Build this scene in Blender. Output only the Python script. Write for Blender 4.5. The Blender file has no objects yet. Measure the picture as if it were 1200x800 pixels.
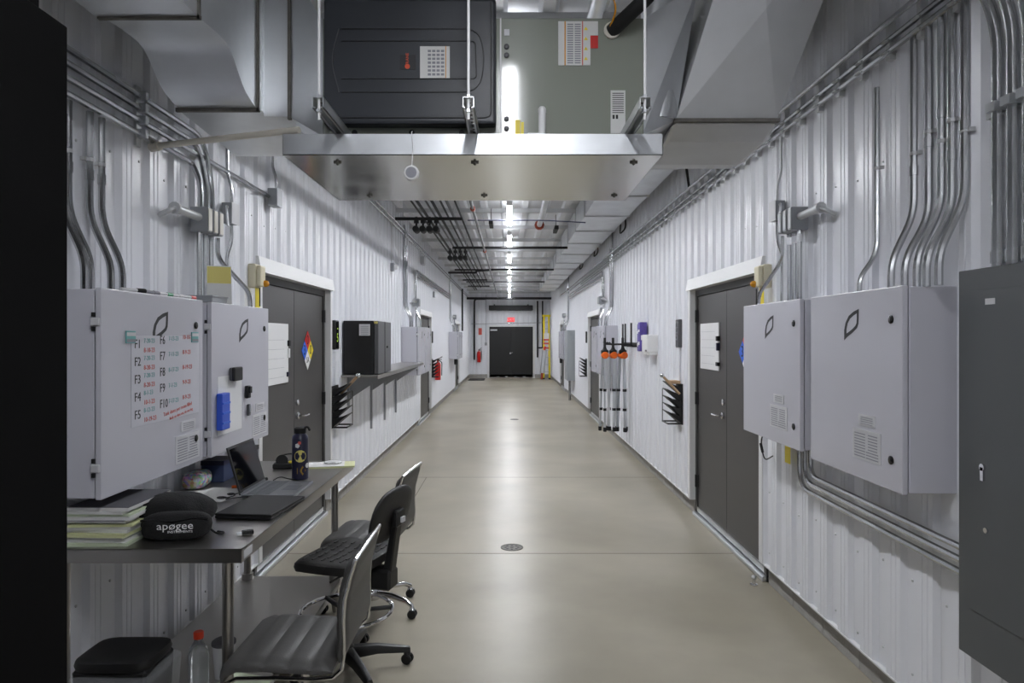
import bpy, bmesh, math, random
from mathutils import Vector, Matrix
random.seed(7)
PI = math.pi
scene = bpy.context.scene
COL = scene.collection

# ------------------------------------------------------------------ camera
cam_d = bpy.data.cameras.new('camera'); cam = bpy.data.objects.new('camera', cam_d); COL.objects.link(cam)
cam.location = (0, 0, 1.655); cam.rotation_euler = (PI/2, 0, 0)
cam_d.sensor_width = 36; cam_d.lens = 24; cam_d.shift_x = 3/1200; cam_d.shift_y = -4/1200
cam_d.clip_start = 0.05; cam_d.clip_end = 100
scene.camera = cam
# ------------------------------------------------------------------ world, exposure
w = bpy.data.worlds.new('world'); scene.world = w; w.use_nodes = True
w.node_tree.nodes['Background'].inputs[0].default_value = (0.8, 0.85, 1, 1)
w.node_tree.nodes['Background'].inputs[1].default_value = 0.02
scene.view_settings.view_transform = 'Standard'; scene.view_settings.look = 'None'
scene.view_settings.gamma = 1; scene.view_settings.use_curve_mapping = False
scene.view_settings.exposure = 1.1
LAMP = 65.0            # emission strength of the strip light lenses

# ------------------------------------------------------------------ room measures (metres; Y runs down the corridor)
XR, XL = 1.70, -1.685          # outer faces of the metal wall sheets
CR, CL = 1.745, -1.73          # faces of the block curb
Y0, Y1 = -4.0, 28.5
ZC = 3.62
BAY = 8.27
DOOR_A, DOOR_B = 4.59, 6.45    # door opening of the first bay
RA, LA = -PI/2, PI/2           # facing of things on the right / left wall

# ------------------------------------------------------------------ materials
def s2l(c): return tuple((x/12.92 if x <= 0.04045 else ((x+0.055)/1.055)**2.4) for x in c)
M = {}
def mat(name, col, rough=0.5, metal=0.0, var=0.0, vscale=5.0, rvar=0.0, bump=0.0, bscale=60.0, stretch=None,
        emit=0.0, alpha=1.0, trans=0.0, coat=0.0, spangle=False, spec=0.5):
    m = bpy.data.materials.new(name); m.use_nodes = True
    nt = m.node_tree; p = nt.nodes['Principled BSDF']
    c = s2l(col)
    p.inputs['Base Color'].default_value = (*c, 1); p.inputs['Roughness'].default_value = rough
    p.inputs['Metallic'].default_value = metal; p.inputs['Specular IOR Level'].default_value = spec
    p.inputs['Coat Weight'].default_value = coat; p.inputs['Coat Roughness'].default_value = 0.1
    if trans: p.inputs['Transmission Weight'].default_value = trans
    if alpha < 1: p.inputs['Alpha'].default_value = alpha
    if emit:
        p.inputs['Emission Color'].default_value = (*c, 1); p.inputs['Emission Strength'].default_value = emit
    if var or rvar or bump:
        tc = nt.nodes.new('ShaderNodeTexCoord'); mp = nt.nodes.new('ShaderNodeMapping')
        nt.links.new(tc.outputs['Object'], mp.inputs['Vector'])
        if stretch: mp.inputs['Scale'].default_value = stretch
        if spangle:
            n = nt.nodes.new('ShaderNodeTexVoronoi'); n.inputs['Scale'].default_value = vscale
            nt.links.new(mp.outputs[0], n.inputs['Vector'])
            sep = nt.nodes.new('ShaderNodeSeparateColor'); nt.links.new(n.outputs['Color'], sep.inputs[0]); fac = sep.outputs[0]
        else:
            n = nt.nodes.new('ShaderNodeTexNoise'); n.inputs['Scale'].default_value = vscale; n.inputs['Detail'].default_value = 6
            nt.links.new(mp.outputs[0], n.inputs['Vector']); fac = n.outputs['Fac']
        if var:
            r = nt.nodes.new('ShaderNodeMapRange'); r.inputs['From Min'].default_value = 0.2; r.inputs['From Max'].default_value = 0.8
            r.inputs['To Min'].default_value = 1-var; r.inputs['To Max'].default_value = 1+var
            nt.links.new(fac, r.inputs['Value'])
            mx = nt.nodes.new('ShaderNodeVectorMath'); mx.operation = 'SCALE'; mx.inputs[0].default_value = c
            nt.links.new(r.outputs[0], mx.inputs['Scale']); nt.links.new(mx.outputs[0], p.inputs['Base Color'])
        if rvar:
            r2 = nt.nodes.new('ShaderNodeMapRange'); r2.inputs['To Min'].default_value = max(0.02, rough-rvar); r2.inputs['To Max'].default_value = rough+rvar
            nt.links.new(fac, r2.inputs['Value']); nt.links.new(r2.outputs[0], p.inputs['Roughness'])
        if bump:
            b = nt.nodes.new('ShaderNodeTexNoise'); b.inputs['Scale'].default_value = bscale; b.inputs['Detail'].default_value = 4
            nt.links.new(mp.outputs[0], b.inputs['Vector'])
            bp = nt.nodes.new('ShaderNodeBump'); bp.inputs['Strength'].default_value = bump; bp.inputs['Distance'].default_value = 0.01
            nt.links.new(b.outputs['Fac'], bp.inputs['Height']); nt.links.new(bp.outputs[0], p.inputs['Normal'])
    M[name] = m
    return m
mat('wall_white', (0.91, 0.915, 0.935), 0.27, var=0.02, vscale=1.2)
mat('trim_white', (0.87, 0.87, 0.87), 0.4, var=0.02)
mat('galv', (0.84, 0.85, 0.86), 0.35, 0.85, var=0.14, vscale=4, rvar=0.06)
mat('galv_pan', (0.84, 0.84, 0.825), 0.17, 0.95, var=0.06, vscale=4, rvar=0.08)
mat('galv_dull', (0.78, 0.785, 0.79), 0.46, 0.45, var=0.08, vscale=6, rvar=0.08)
mat('seam', (0.42, 0.41, 0.39), 0.75, 0.2, var=0.3, vscale=30)
mat('deck', (0.86, 0.865, 0.88), 0.5, 0.15, var=0.10, vscale=3, stretch=(1, .3, 1))
mat('conduit', (0.72, 0.725, 0.73), 0.22, 1.0, var=0.05, vscale=8)
mat('box_steel', (0.62, 0.63, 0.64), 0.45, 0.7, var=0.06)
mat('stainless', (0.66, 0.65, 0.635), 0.33, 1.0, var=0.03, vscale=3, rvar=0.05)
mat('chrome', (0.85, 0.85, 0.86), 0.09, 1.0)
mat('curb', (0.63, 0.62, 0.60), 0.85, var=0.2, vscale=9, bump=0.35, bscale=90)
mat('door_grey', (0.27, 0.262, 0.255), 0.42, var=0.05, vscale=2)
mat('door_black', (0.055, 0.055, 0.055), 0.5, var=0.1)
mat('frame_dark', (0.25, 0.245, 0.24), 0.45, var=0.04)
mat('hinge_dark', (0.16, 0.16, 0.165), 0.4, 0.3)
mat('enclosure', (0.77, 0.768, 0.80), 0.26, var=0.012, vscale=1.5, coat=0.15)
mat('plate', (0.80, 0.80, 0.81), 0.45)
mat('ink', (0.13, 0.13, 0.14), 0.6)
mat('ink_grey', (0.55, 0.55, 0.58), 0.6)
mat('ink_teal', (0.45, 0.68, 0.68), 0.6)
mat('clear_sheet', (0.80, 0.80, 0.83), 0.35)
mat('ink_red', (0.82, 0.36, 0.32), 0.6)
mat('panel_grey', (0.335, 0.345, 0.35), 0.45, var=0.06, vscale=3)
mat('panel_grey_light', (0.60, 0.62, 0.63), 0.45, var=0.04)
mat('black', (0.045, 0.045, 0.05), 0.55, var=0.2)
mat('rack_black', (0.012, 0.012, 0.013), 0.85, var=0.2, spec=0.12)
mat('black_gloss', (0.05, 0.05, 0.055), 0.25)
mat('black_pipe', (0.07, 0.07, 0.075), 0.6, var=0.2, vscale=12)
mat('black_box', (0.085, 0.085, 0.09), 0.45, var=0.1)
mat('grey_metal', (0.36, 0.36, 0.37), 0.45, 0.3)
mat('leather', (0.275, 0.27, 0.265), 0.48, var=0.06, bump=0.12, bscale=220)
mat('pu_black', (0.11, 0.105, 0.10), 0.5, var=0.15, bump=0.25, bscale=160)
mat('plastic_black', (0.10, 0.10, 0.10), 0.42, var=0.1)
mat('fabric_black', (0.06, 0.06, 0.063), 0.85, var=0.25, vscale=20, bump=0.5, bscale=180)
mat('white', (0.90, 0.90, 0.90), 0.5, var=0.02)
mat('paper', (0.86, 0.86, 0.85), 0.75, var=0.03)
mat('paper_dark', (0.33, 0.33, 0.35), 0.7, var=0.2)
mat('pad_yellow', (0.84, 0.85, 0.66), 0.7, var=0.04)
mat('pad_green', (0.78, 0.82, 0.72), 0.7, var=0.04)
mat('red', (0.78, 0.10, 0.08), 0.35)
mat('orange', (0.93, 0.42, 0.08), 0.4)
mat('orange_mark', (0.85, 0.30, 0.12), 0.5)
mat('cap_orange', (0.80, 0.22, 0.09), 0.4)
mat('yellow', (0.93, 0.84, 0.12), 0.45)
mat('amber', (0.85, 0.58, 0.10), 0.25)
mat('blue', (0.20, 0.35, 0.80), 0.4)
mat('hz_blue', (0.15, 0.40, 0.85), 0.4)
mat('green', (0.12, 0.55, 0.35), 0.4)
mat('purple', (0.36, 0.30, 0.62), 0.5, var=0.35, vscale=22)
mat('beige_device', (0.84, 0.81, 0.70), 0.45)
mat('unit_beige', (0.56, 0.575, 0.535), 0.10, 0.0, var=0.02, vscale=2)
mat('unit_dark', (0.155, 0.17, 0.195), 0.42, var=0.04, vscale=3)
mat('unit_line', (0.10, 0.105, 0.12), 0.5)
mat('pvc', (0.84, 0.82, 0.77), 0.4, var=0.02)
mat('pvc_white', (0.92, 0.92, 0.92), 0.4)
mat('screen', (0.03, 0.035, 0.04), 0.08)
mat('laptop', (0.45, 0.46, 0.48), 0.35, 0.6)
mat('key', (0.36, 0.37, 0.39), 0.5, 0.2)
mat('navy', (0.12, 0.12, 0.22), 0.35, var=0.15)
mat('sticker_yellow', (0.85, 0.80, 0.45), 0.5)
mat('sticker_gold', (0.60, 0.48, 0.16), 0.5)
mat('clear', (0.9, 0.92, 0.93), 0.06, trans=0.9)
mat('film', (0.75, 0.76, 0.77), 0.25, alpha=0.22, bump=0.8, bscale=14)
mat('wood', (0.72, 0.60, 0.47), 0.55, var=0.12, vscale=14)
mat('pattern', (0.62, 0.33, 0.38), 0.7)
mat('alu', (0.80, 0.81, 0.82), 0.3, 0.9)
mat('lens', (0.97, 0.98, 1.0), 0.4, emit=LAMP)
mat('exit_red', (1.0, 0.20, 0.22), 0.4, emit=0.45)
mat('led_green', (0.60, 0.75, 0.20), 0.4, emit=0.22)
mat('deck_fill_glow', (0.97, 0.98, 1.0), 0.4, emit=LAMP*.12)  # glow of the added strips that brighten the roof deck
mat('line_grey', (0.30, 0.32, 0.42), 0.5)
mat('box_blue', (0.20, 0.25, 0.38), 0.6)
mat('copper', (0.62, 0.28, 0.20), 0.4, 0.5)
mat('mat_dark', (0.20, 0.195, 0.19), 0.9, var=0.2, vscale=30)
mat('drain', (0.33, 0.32, 0.30), 0.5, 0.7)
mat('joint', (0.38, 0.365, 0.335), 0.8)
# multi-coloured fabric of the small pouch
def pattern_mat():
    m = M['pattern']; nt = m.node_tree; p = nt.nodes['Principled BSDF']
    v = nt.nodes.new('ShaderNodeTexVoronoi'); v.inputs['Scale'].default_value = 70
    tc = nt.nodes.new('ShaderNodeTexCoord'); nt.links.new(tc.outputs['Object'], v.inputs['Vector'])
    hs = nt.nodes.new('ShaderNodeHueSaturation'); hs.inputs['Saturation'].default_value = 0.75; hs.inputs['Value'].default_value = 0.7
    nt.links.new(v.outputs['Color'], hs.inputs['Color']); nt.links.new(hs.outputs[0], p.inputs['Base Color'])
pattern_mat()
# polished concrete: mottled, with drifting stains and uneven gloss
def floor_mat():
    m = bpy.data.materials.new('concrete_floor'); m.use_nodes = True; nt = m.node_tree; p = nt.nodes['Principled BSDF']
    tc = nt.nodes.new('ShaderNodeTexCoord')
    def noise(scale, detail, rough=.55, dist=0):
        n = nt.nodes.new('ShaderNodeTexNoise'); n.inputs['Scale'].default_value = scale; n.inputs['Detail'].default_value = detail
        n.inputs['Roughness'].default_value = rough; n.inputs['Distortion'].default_value = dist
        nt.links.new(tc.outputs['Object'], n.inputs['Vector']); return n
    n1 = noise(0.8, 3, .45, .3); n2 = noise(3.0, 6, .6)
    r1 = nt.nodes.new('ShaderNodeValToRGB')
    r1.color_ramp.elements[0].position = .32; r1.color_ramp.elements[0].color = (*s2l((0.575, 0.55, 0.49)), 1)
    r1.color_ramp.elements[1].position = .70; r1.color_ramp.elements[1].color = (*s2l((0.67, 0.645, 0.582)), 1)
    nt.links.new(n1.outputs['Fac'], r1.inputs['Fac'])
    def mul(a, n, lo, hi):
        r = nt.nodes.new('ShaderNodeMapRange'); r.inputs['From Min'].default_value = .25; r.inputs['From Max'].default_value = .75
        r.inputs['To Min'].default_value = lo; r.inputs['To Max'].default_value = hi
        nt.links.new(n.outputs['Fac'], r.inputs['Value'])
        v = nt.nodes.new('ShaderNodeVectorMath'); v.operation = 'SCALE'
        nt.links.new(a, v.inputs[0]); nt.links.new(r.outputs[0], v.inputs['Scale']); return v.outputs[0]
    c = mul(r1.outputs['Color'], n2, .92, 1.07); p.inputs['Specular IOR Level'].default_value = .22
    nt.links.new(c, p.inputs['Base Color'])
    rr = nt.nodes.new('ShaderNodeMapRange'); rr.inputs['To Min'].default_value = .285; rr.inputs['To Max'].default_value = .40
    nt.links.new(n2.outputs['Fac'], rr.inputs['Value']); nt.links.new(rr.outputs[0], p.inputs['Roughness'])
    M['floor'] = m
floor_mat()

# ------------------------------------------------------------------ geometry helpers
class MB:
    def __init__(self): self.bm = bmesh.new()
    def box(self, x0, x1, y0, y1, z0, z1):
        vs = [self.bm.verts.new(p) for p in ((x0,y0,z0),(x1,y0,z0),(x1,y1,z0),(x0,y1,z0),(x0,y0,z1),(x1,y0,z1),(x1,y1,z1),(x0,y1,z1))]
        for f in ((3,2,1,0),(4,5,6,7),(0,1,5,4),(1,2,6,5),(2,3,7,6),(3,0,4,7)): self.bm.faces.new([vs[i] for i in f])
        return self
    def hexa(self, b, t):          # bottom four points and top four points, both counter-clockwise from above
        vs = [self.bm.verts.new(p) for p in list(b)+list(t)]
        for f in ((3,2,1,0),(4,5,6,7),(0,1,5,4),(1,2,6,5),(2,3,7,6),(3,0,4,7)): self.bm.faces.new([vs[i] for i in f])
        return self
    def poly(self, pts):
        self.bm.faces.new([self.bm.verts.new(p) for p in pts]); return self
    def prism(self, pts, d):       # planar outline pushed along vector d
        d = Vector(d); n = len(pts)
        a = [self.bm.verts.new(Vector(p)) for p in pts]; b = [self.bm.verts.new(Vector(p)+d) for p in pts]
        self.bm.faces.new(a[::-1]); self.bm.faces.new(b)
        for i in range(n): self.bm.faces.new((a[i], a[(i+1) % n], b[(i+1) % n], b[i]))
        return self
    def tube(self, path, r, seg=8, cap=True, closed=False):
        path = [Vector(p) for p in path]; n = len(path); rs = r if isinstance(r, (list, tuple)) else [r]*n
        rings = []; up = None
        for i, p in enumerate(path):
            if closed: t = path[(i+1) % n]-path[i-1]
            elif i == 0: t = path[1]-p
            elif i == n-1: t = p-path[i-1]
            else: t = (path[i+1]-p).normalized()+(p-path[i-1]).normalized()
            t.normalize()
            if up is None:
                up = Vector((0,0,1)) if abs(t.z) < .9 else Vector((1,0,0))
            up = (up - t*up.dot(t)).normalized(); sd = t.cross(up)
            rings.append([self.bm.verts.new(p+(up*math.cos(a)+sd*math.sin(a))*rs[i]) for a in [2*PI*k/seg for k in range(seg)]])
        for i in range(n if closed else n-1):
            A, B = rings[i], rings[(i+1) % n]
            for k in range(seg): self.bm.faces.new((A[k], B[k], B[(k+1) % seg], A[(k+1) % seg]))
        if cap and not closed:
            self.bm.faces.new(rings[0]); self.bm.faces.new(rings[-1][::-1])
        return self
    def lathe(self, prof, c=(0,0,0), axis='z', seg=16):
        c = Vector(c); rings = []
        for r, h in prof:
            ring = []
            for k in range(seg):
                a = 2*PI*k/seg; u, v = r*math.cos(a), r*math.sin(a)
                o = {'z': (u, v, h), 'y': (u, h, v), 'x': (h, u, v)}[axis]
                ring.append(self.bm.verts.new(c+Vector(o)))
            rings.append(ring)
        for A, B in zip(rings, rings[1:]):
            for k in range(seg): self.bm.faces.new((A[k], A[(k+1) % seg], B[(k+1) % seg], B[k]))
        self.bm.faces.new(rings[0][::-1]); self.bm.faces.new(rings[-1])
        return self
    def blob(self, c, r, e=2.5, nu=18, nv=10, wob=0.0, flat=None):      # rounded soft lump (superellipsoid)
        c = Vector(c); rows = []
        def sp(v, p): return math.copysign(abs(v)**p, v)
        for j in range(1, nv):
            ph = -PI/2+PI*j/nv; row = []
            for i in range(nu):
                th = 2*PI*i/nu; p = 2/e
                x = sp(math.cos(ph), p)*sp(math.cos(th), p); y = sp(math.cos(ph), p)*sp(math.sin(th), p); z = sp(math.sin(ph), p)
                k = 1+wob*(math.sin(5*th+3*ph)+.6*math.sin(9*th-4*ph))*math.cos(ph)
                row.append(self.bm.verts.new(c+Vector((x*r[0]*k, y*r[1]*k, z*r[2]*k))))
            rows.append(row)
        for A, B in zip(rows, rows[1:]):
            for i in range(nu): self.bm.faces.new((A[i], A[(i+1) % nu], B[(i+1) % nu], B[i]))
        b = self.bm.verts.new(c-Vector((0,0,r[2]))); t = self.bm.verts.new(c+Vector((0,0,r[2])))
        for i in range(nu):
            self.bm.faces.new((b, rows[0][(i+1) % nu], rows[0][i])); self.bm.faces.new((t, rows[-1][i], rows[-1][(i+1) % nu]))
        return self
    def build(self, name, m, parent=None, smooth=False, bevel=0.0, bseg=1, world=False):
        bm = self.bm
        if bevel:
            bm.normal_update()
            es = [e for e in bm.edges if len(e.link_faces) == 2 and e.calc_face_angle(0) > .5]
            bmesh.ops.bevel(bm, geom=es, offset=bevel, segments=bseg, profile=.6, affect='EDGES', clamp_overlap=True)
        bmesh.ops.recalc_face_normals(bm, faces=bm.faces[:])
        me = bpy.data.meshes.new(name); off = Vector((0,0,0))
        if parent is None:
            vs = [v.co for v in bm.verts]
            off = Vector(((min(v.x for v in vs)+max(v.x for v in vs))/2, (min(v.y for v in vs)+max(v.y for v in vs))/2, min(v.z for v in vs)))
        elif world:
            p = parent
            while p: off += p.location; p = p.parent
        if off.length: bmesh.ops.translate(bm, verts=bm.verts[:], vec=-off)
        bm.to_mesh(me); bm.free()
        if smooth:
            for f in me.polygons: f.use_smooth = True
            if hasattr(me, 'set_sharp_from_angle'): me.set_sharp_from_angle(angle=math.radians(40))
        me.materials.append(M[m])
        o = bpy.data.objects.new(name, me); COL.objects.link(o)
        if parent: o.parent = parent
        else: o.location = off
        return o
def bx(name, m, parent, x0, x1, y0, y1, z0, z1, bevel=0.0, bseg=1, world=False):
    return MB().box(x0, x1, y0, y1, z0, z1).build(name, m, parent, bevel=bevel, bseg=bseg, world=world)
def tag(o, label, cat=None, group=None, kind=None):
    o['label'] = label
    if cat: o['category'] = cat
    if group: o['group'] = group
    if kind: o['kind'] = kind
    return o
def thing(name, label, cat, loc=(0,0,0), rz=0.0, group=None, kind=None):
    o = bpy.data.objects.new(name, None); COL.objects.link(o); o.empty_display_size = .1
    o.location = loc; o.rotation_euler = (0, 0, rz)
    return tag(o, label, cat, group, kind)
def inst(o, parent, loc=None, rz=None):
    c = o.copy(); COL.objects.link(c); c.parent = parent
    if loc is not None: c.location = loc
    if rz is not None: c.rotation_euler = (0, 0, rz)
    return c
def fillet(pts, R, n=5):
    pts = [Vector(p) for p in pts]; out = [pts[0]]
    for a, b, c in zip(pts, pts[1:], pts[2:]):
        d = min(R, (a-b).length*.48, (c-b).length*.48)
        p, q = b+(a-b).normalized()*d, b+(c-b).normalized()*d
        for i in range(n+1):
            t = i/n; out.append(p*(1-t)**2+b*2*t*(1-t)+q*t*t)
    out.append(pts[-1]); return out
def text(s, size, m, parent, loc, rot=(PI/2, 0, 0), name='lettering', align='CENTER', ext=.0004, sx=1.0, spacing=1.0):
    cu = bpy.data.curves.new('t', 'FONT'); cu.body = s; cu.size = size; cu.align_x = align; cu.align_y = 'CENTER'; cu.extrude = ext
    cu.resolution_u = 2; cu.space_line = spacing
    t = bpy.data.objects.new('t', cu); COL.objects.link(t)
    dg = bpy.context.evaluated_depsgraph_get(); me = bpy.data.meshes.new_from_object(t.evaluated_get(dg))
    bpy.data.objects.remove(t); bpy.data.curves.remove(cu)
    me.transform(Matrix.Diagonal((sx, 1, 1, 1))); me.name = name; me.materials.clear(); me.materials.append(M[m])
    o = bpy.data.objects.new(name, me); COL.objects.link(o); o.parent = parent; o.location = loc; o.rotation_euler = rot
    return o

# ------------------------------------------------------------------ the setting
tag(bx('floor', 'floor', None, CL-.6, CR+.6, Y0, Y1+.3, -.1, 0), 'polished beige concrete corridor floor', 'floor', kind='structure')
OPEN = [(DOOR_A+BAY*k, DOOR_B+BAY*k) for k in range(3)]
DTOP = 2.15
def panel_profile(y0, y1, brk=()):
    P = .2286; pts = []
    shape = [(0, 0), (.030, 0), (.034, .0025), (.042, .0025), (.046, 0), (.066, 0), (.070, .0025), (.078, .0025), (.082, 0), (.110, 0),
             (.131, -.021), (.207, -.021)]
    k = int(math.floor(y0/P))
    while k*P < y1:
        for s, d in shape:
            y = k*P+s
            if y0 <= y <= y1: pts.append((y, d))
        k += 1
    def dep(y):
        u = y % P
        for (a, da), (b, db) in zip(shape, shape[1:]+[(P, 0)]):
            if a <= u <= b: return da+(db-da)*(u-a)/(b-a)
        return 0
    for b in list(brk)+[y0, y1]: pts.append((b, dep(b)))
    return sorted(set(pts))
def corrugated(name, fn, prof, zs, openings, m, label):
    mb = MB(); bm = mb.bm; cols = []
    for y, d in prof: cols.append([bm.verts.new(fn(y, d, z)) for z in zs])
    for (ya, _), (yb, _), A, B in zip(prof, prof[1:], cols, cols[1:]):
        mid = (ya+yb)/2; j0 = 1 if any(a < mid < b for a, b in openings) else 0
        for j in range(j0, len(zs)-1): bm.faces.new((A[j], B[j], B[j+1], A[j+1]))
    bm.verts.ensure_lookup_table()
    for v in [v for v in bm.verts if not v.link_faces]: bm.verts.remove(v)
    o = mb.build(name, m); return tag(o, label, 'wall', kind='structure')
brk = [v for ab in OPEN for v in ab]
prof = panel_profile(Y0, Y1, brk)
wall_r = corrugated('wall_right', lambda y, d, z: (XR-d, y, z), prof, [.145, DTOP, ZC], OPEN, 'wall_white', 'white ribbed metal wall along the right of the corridor')
wall_l = corrugated('wall_left', lambda y, d, z: (XL+d, y, z), prof, [.145, DTOP, ZC], OPEN, 'wall_white', 'white ribbed metal wall along the left of the corridor')
FDX0, FDX1 = -.87, 1.01          # far double door
prof = panel_profile(CL-.1, CR+.1, (FDX0, FDX1))
corrugated('wall_far', lambda y, d, z: (y, Y1-d, z), prof, [.145, 2.16, ZC], [(FDX0, FDX1)], 'wall_white', 'white ribbed metal end wall around the black double door')
corrugated('wall_back', lambda y, d, z: (y, Y0+d, z), panel_profile(CL-.1, CR+.1), [0, 2.16, ZC], [], 'wall_white', 'white ribbed metal wall behind the viewpoint')
# screws on the wall sheets (too small to pick apart)
for side, wl in ((1, wall_r), (-1, wall_l)):
    mb = MB(); X = XR if side > 0 else XL
    y = 1.0+.06
    while y < 16:
        k = round((y-.16)/.2286); yy = k*.2286+.169
        for z in (.22, .62, 1.5, 2.45):
            if any(a-.06 < yy < b+.06 for a, b in OPEN) and z < 2.3: continue
            xs = X+side*.021
            mb.lathe([(.006, 0), (.006, -side*.004), (.003, -side*.006)], (xs, yy, z+.02*math.sin(k*2.1)), 'x', 6)
        y += .2286
    o = mb.build('screws', 'galv_dull', wl, world=True); o['kind'] = 'stuff'
# curb of concrete blocks under the wall sheets
for side, X, nm in ((1, CR, 'baseboard_right'), (-1, CL, 'baseboard_left')):
    root = thing(nm, 'grey concrete block curb along the foot of the %s wall' % ('right' if side > 0 else 'left'), 'curb', (X, 0, 0), kind='structure')
    segs = []; a = Y0
    for o0, o1 in OPEN: segs.append((a, o0+.01)); a = o1-.01
    segs.append((a, Y1))
    xa, xb = (0, .08) if side > 0 else (-.08, 0)
    proto = None
    for a, b in segs:
        y = b
        while y-.4 > a and y > 1.2:
            if y > 15.2: break
            if proto is None:
                proto = bx('block', 'curb', root, xa, xb, -.397, 0, 0, .14, bevel=.004); proto.location = (0, y, 0)
            else: inst(proto, root, (0, y, 0))
            y -= .4
        if y > a+.02: bx('block', 'curb', root, xa, xb, a, y-.003, 0, .14)
    # white drip flashing under the sheets
    xf0, xf1 = (XR-.004-X, .03) if side > 0 else (-.03, XL+.004-X)
    for a, b in segs: bx('drip_flashing', 'trim_white', root, xf0, xf1, a, b, .139, .148)
tag(bx('baseboard_far', 'curb', None, CL, CR, Y1-.02, Y1+.05, 0, .14), 'concrete curb under the end wall', 'curb', kind='structure')
# ceiling: metal deck with ribs running down the corridor and light purlins across
def ceiling():
    mb = MB(); bm = mb.bm; x = CL-.1; P = .305; rows = []
    while x < CR+.15:
        for s, d in ((0, 0), (.17, 0), (.195, -.045), (.27, -.045), (.295, 0)): rows.append((x+s, ZC+.0-d*-1))
        x += P
    vs = [[bm.verts.new((a, yy, b)) for yy in (Y0, Y1)] for a, b in rows]
    for A, B in zip(vs, vs[1:]): bm.faces.new((A[0], B[0], B[1], A[1]))
    # roof above keeps the deck closed
    o = mb.build('ceiling', 'deck'); tag(o, 'ribbed bare metal roof deck over the corridor', 'ceiling', kind='structure')
    pp = None
    y = 4.05
    while y < Y1:
        if pp is None:
            pp = bx('purlin', 'galv_dull', o, CL-.05, CR+.05, -.03, .03, ZC-.105, ZC-.047); 
            pp.location = Vector((0, y, 0))-o.location
        else: inst(pp, o, Vector((0, y, 0))-o.location)
        y += 1.52
ceiling()
# floor joints, drains and door stop
tag(bx('floor_joint', 'joint', None, CL, CR, 5.245, 5.253, 0, .0008), 'saw cut joint across the floor by the near drain', 'floor joint', kind='structure')
tag(bx('floor_joint', 'joint', None, CL, CR, 8.115, 8.123, 0, .0008), 'saw cut joint across the floor beyond the chairs', 'floor joint', kind='structure')
tag(bx('floor_joint', 'joint', None, -.99, -.984, 2.0, 8.115, 0, .0008), 'saw cut joint running lengthwise past the chairs', 'floor joint', kind='structure')
for (x, y, lab) in ((.02, 5.40, 'round metal floor drain nearest the viewer'), (.1, 13.9, 'small round metal floor drain halfway down the corridor')):
    t = thing('floor_drain', lab, 'drain', (x, y, 0))
    MB().lathe([(.090, 0), (.090, .003), (.080, .0042), (.078, .002), (.02, .002)], seg=24).build('rim', 'drain', t, smooth=True)
    g = MB()
    for k in range(8):
        a = 2*PI*k/8; g.lathe([(.011, .0022), (.011, .0035), (.008, .0038)], (.05*math.cos(a), .05*math.sin(a), 0), seg=8)
    g.lathe([(.014, .0022), (.014, .0038), (.009, .004)], seg=10)
    g.build('grate', 'black', t)
t = thing('door_stop', 'small chrome dome door stop on the floor by the right door', 'door stop', (1.64, 4.58, 0))
MB().lathe([(.026, 0), (.026, .006), (.012, .009), (.011, .04)], seg=14).build('base', 'chrome', t, smooth=True)
MB().blob((0, 0, .05), (.018, .018, .016), 2).build('bumper', 'alu', t, smooth=True)

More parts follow.
